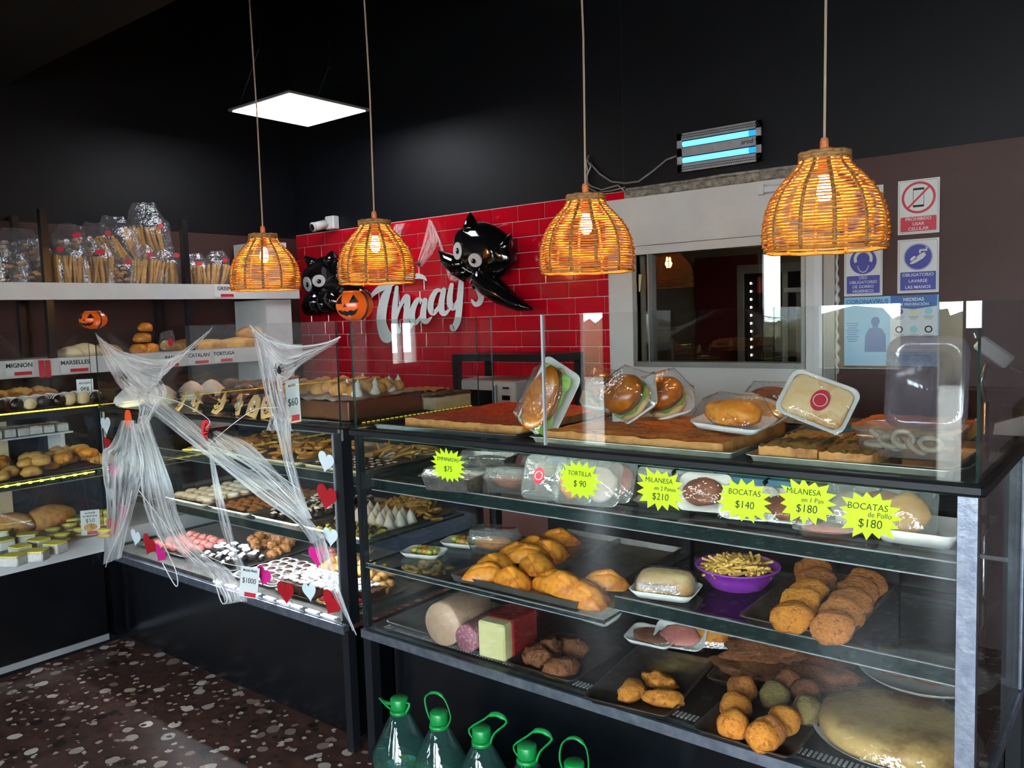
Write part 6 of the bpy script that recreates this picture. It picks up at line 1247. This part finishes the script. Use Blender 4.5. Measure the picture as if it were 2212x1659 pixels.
for i, (x, y, w, h, n, k, st, dx, dz, lb) in enumerate(((150, 610, .20, .20, 11, 'stick', 1, 0, 0, 'bag of short breadsticks next to the near upright of the middle rack bay'), (208, 610, .20, .20, 11, 'stick', 2, 0, 0, 'bag of short breadsticks with two red stickers in the middle rack bay'), (255, 610, .15, .13, 10, 'rusk', 1, 0, 0, 'low bag of small rusks between the breadstick bags'), (308, 610, .18, .19, 10, 'stick', 1, 0, 0, 'bag of breadsticks leaning at the front of the middle rack bay'), (358, 610, .19, .18, 11, 'stick', 1, 0, 0, 'bag of breadsticks next to the far upright of the middle bay'),
        (160, 560, .18, .16, 10, 'rusk', 2, -.14, .16, 'bag of rusks stacked behind the short breadstick bags'), (215, 555, .18, .17, 12, 'rusk', 1, -.14, .17, 'bag of knobbly rusks with a pointed corner on top of the stack'), (275, 570, .20, .24, 14, 'stick', 0, -.12, .12, 'bag of long breadsticks lying slanted over the rusk bag'), (335, 560, .24, .32, 20, 'stick', 1, -.14, .12, 'tallest bag of long breadsticks standing behind the others'),
        (425, 610, .15, .16, 9, 'stick', 1, 0, 0, 'bag of breadsticks beside the grisin name tag bay upright'), (465, 610, .16, .18, 8, 'stick', 1, -.02, 0, 'clear bag of mixed breadsticks above the grisin name tag'), (20, 610, .22, .18, 8, 'rusk', 0, 0, 0, 'grey crinkled bag of biscuits at the near end of the rack'), (72, 610, .20, .19, 8, 'rusk', 0, 0, 0, 'grey crinkled bag of biscuits beside the near upright'), (45, 570, .24, .14, 10, 'rusk', 0, -.12, .14, 'bag of dark rusks resting on the grey bags at the near end'))):
    q = onx(x, y, RX-.12+dx*.9); bag(lb, (RX-.12+dx*.9, q.y if dx == 0 else onx(x, 600, RX-.12+dx*.9).y, ZR+(dz if dz else 0)), (0, 0, R(84)), w*1.1, .13, h*1.34, n, i+1, lean=(0, 0, 0, 12, 5, 0, 0, -30, -14, 0, 18, 0, 0, 0)[i], stickers=st, kind=k)
ZR2 = 1.435
LF = [mblob('rack_loaf', 'bread_pale', (.11, .06, .05), 1, .12, 1.4), mblob('rack_loaf', 'crust', (.12, .055, .05), 2, .12, 1.4), mblob('rack_loaf', 'dough_gold', (.06, .045, .04), 4, .2, 1.6), mblob('rack_loaf', 'bread', (.16, .06, .045), 6, .12, 1.4)]
for (x, y, k, a, s, lb, dz) in ((150, 768, 0, .5, .8, 'pale round loaf on the lower rack shelf above the marselles tag', 0), (180, 768, 0, 1.2, 1.0, 'larger pale loaf beside the pale round loaf on the lower rack shelf', 0), (225, 766, 1, 1.5, .9, 'brown loaf behind the glass on the lower rack shelf', 0), (300, 760, 2, .4, 1.0, 'golden roll at the bottom of the roll stack on the rack', 0), (325, 760, 2, 1.0, 1.0, 'second golden roll at the bottom of the roll stack on the rack', 0), (310, 735, 2, .7, 1.0, 'golden roll in the middle of the roll stack on the rack', .07), (318, 715, 2, .2, .9, 'topmost golden roll of the roll stack on the rack', .14), (400, 756, 1, 1.57, 1.0, 'long brown loaf above the catalan name tag', 0), (450, 754, 3, 1.57, 1.0, 'long flat loaf above the tortuga name tag', 0), (520, 752, 3, 1.57, 1.1, 'long floury loaf at the corner end of the rack', 0), (545, 740, 1, 1.4, 1.0, 'brown loaf lying on the floury loaf at the corner end', .07)):
    q = onx(x, 765, RX-.13); o = bpy.data.objects.new('rack_loaf', LF[k]); COL.objects.link(o); o.location = (RX-.13, q.y, ZR2+dz); o.rotation_euler = (0, 0, a); o.scale = (s,)*3; tag(o, lb, 'bread')
t = thing('bread_bag', 'clear bag with a red print standing on the lower rack shelf', 'bag', (RX-.10, onx(362, 750, RX-.10).y, ZR2), R(84)); part('film', MB().grid(lambda u, v: (.07*math.cos(6.283*u)*(1-.4*v), .05*math.sin(6.283*u)*(1-.7*v), .13*v+.01*math.sin(9*u)*v), 20, 8), 'bag_film', t, True); part('roll', MB().blob((0, 0, .04), (.05, .035, .035), 3, .1), 'bread', t, True); part('red_print', MB().prism(ell((0, 0), .018, .026, 14), 0, .001), 'label_red', t, loc=(0, -.05, .06), rot=(R(80), 0, 0))
# ================================================================ microwave, stand, water jugs
t = thing('work_table', 'black metal table with an upper shelf against the tiled wall', 'table', (-2.93, 3.84, 0))
part('table_top', MB().bb((-.45, -.3, .93), (.42, .12, .96)), 'black_metal', t); part('upper_shelf', MB().bb((-.35, -.27, 1.345), (.35, .06, 1.385)), 'black_metal', t)
for a in (-.35, .31):
    for b in (-.27, .02): part('leg', MB().bb((a, b, 0), (a+.04, b+.04, 1.345)), 'black_metal', t)
q = ony(985, 820, 3.60); t = thing('microwave', 'white microwave oven with a dark door on the black table', 'microwave', (-3.062, 3.60, .96)); w = .445; h = .275
part('body', MB().cbox((0, .17, h/2), (w, .34, h), .008), 'appliance_white', t); part('door_glass', MB().box((-.075, -.002, h*.47), (w*.58, .006, h*.66)), 'dark_glass', t); part('handle', MB().cbox((.085, -.014, h/2), (.022, .02, h*.86), .004), 'silver', t)
part('display', MB().box((.155, -.002, h*.66), (.055, .004, .026)), 'dark_glass', t); part('badge', MB().box((.155, -.002, h*.86), (.045, .003, .010)), 'ink', t)
for i in range(3):
    for j in range(3): part('button', MB().box((.138+.017*i, -.002, h*.10+.03*j), (.012, .004, .018)), 'ink' if j == 0 else 'poster_grey', t)
JUG = None
def jug(label, loc, rot, hang):
    t = thing('water_jug', label, 'bottle', loc, rot, 'water jugs'); w = .132
    part('body', MB().loft([(w*.9, w*.9, .03, 0), (w, w, .035, .01), (w, w, .035, .10), (w*.985, w*.985, .04, .14), (w, w, .04, .175), (w*.96, w*.96, .05, .195), (w*.55, w*.55, .042, .262), (w*.36, w*.36, .023, .285), (.040, .040, .0195, .292), (.040, .040, .0195, .305)], 5, cap1=False), 'bottle_plastic', t, True)
    part('water', MB().loft([(w*.88, w*.88, .03, .004), (w*.97, w*.97, .035, .012), (w*.97, w*.97, .035, .18), (w*.93, w*.93, .045, .193)], 5), 'jug_water', t, True)
    cp = part('cap', MB().lathe([(.0225, .298), (.0235, .300), (.0235, .325), (.021, .328), (.001, .328)], 24), 'cap_green', t, True)
    part('collar', MB().lathe([(.022, .284), (.026, .286), (.026, .294), (.022, .296)], 24), 'cap_green', t, True)
    a, b = hang
    pts = [(-.024, 0, .290), (-.034+.0*a, -.006, .315+b*.012), (-.030+a, -.004, .348+b*.02), (-.010+a, 0, .362+b*.03), (.014+a, 0, .366+b*.03), (.032+a, .004, .352+b*.02), (.034, .006, .318), (.024, 0, .290)]
    P = []; 
    for i in range(len(pts)-1):
        p0, p1, p2, p3 = (Vector(pts[max(i-1, 0)]), Vector(pts[i]), Vector(pts[i+1]), Vector(pts[min(i+2, len(pts)-1)]))
        for k in range(3): f = k/3; P.append(.5*((2*p1)+(p2-p0)*f+(2*p0-5*p1+4*p2-p3)*f*f+(-p0+3*p1-3*p2+p3)*f**3))
    P.append(Vector(pts[-1])); part('handle', MB().tube(P, [.0035+.0035*(8 < i < 14) for i in range(len(P))], 6, flat=.6), 'cap_green', t, True)
    part('label_print', MB().loft([(w*1.005, w*1.005, .036, .03), (w*1.005, w*1.005, .036, .125)], 5, cap0=False, cap1=False), 'jug_label', t, True)
    return t
thin('jug_water', (.80, .92, .90), f0=.03, rough=.0, body=.06, bodyc='5f8f86'); pm('jug_label', 'c9d4dc', '2f5fa0', 26, .5, lo=.48, hi=.52, c3='c8a030')
for i, (px, py, rz, hg, lb) in enumerate(((862, 1506, -4, (-.05, -2.2), 'water jug with its handle folded flat to the side, next to the case leg'), (948, 1536, 3, (-.012, .3), 'water jug with an upright handle, second from the case leg'), (1040, 1571, 6, (.04, .2), 'water jug with its handle leaning over, third from the case leg'), (1138, 1608, 5, (.035, .2), 'water jug with a tilted handle, fourth from the case leg'), (1240, 1645, 2, (.0, .6), 'water jug with a tall handle, farthest from the case leg'))):
    q = onz(px, py, .328*1.2); jug(lb, (q.x, q.y, 0), R(rz), hg).scale = (1.2,)*3
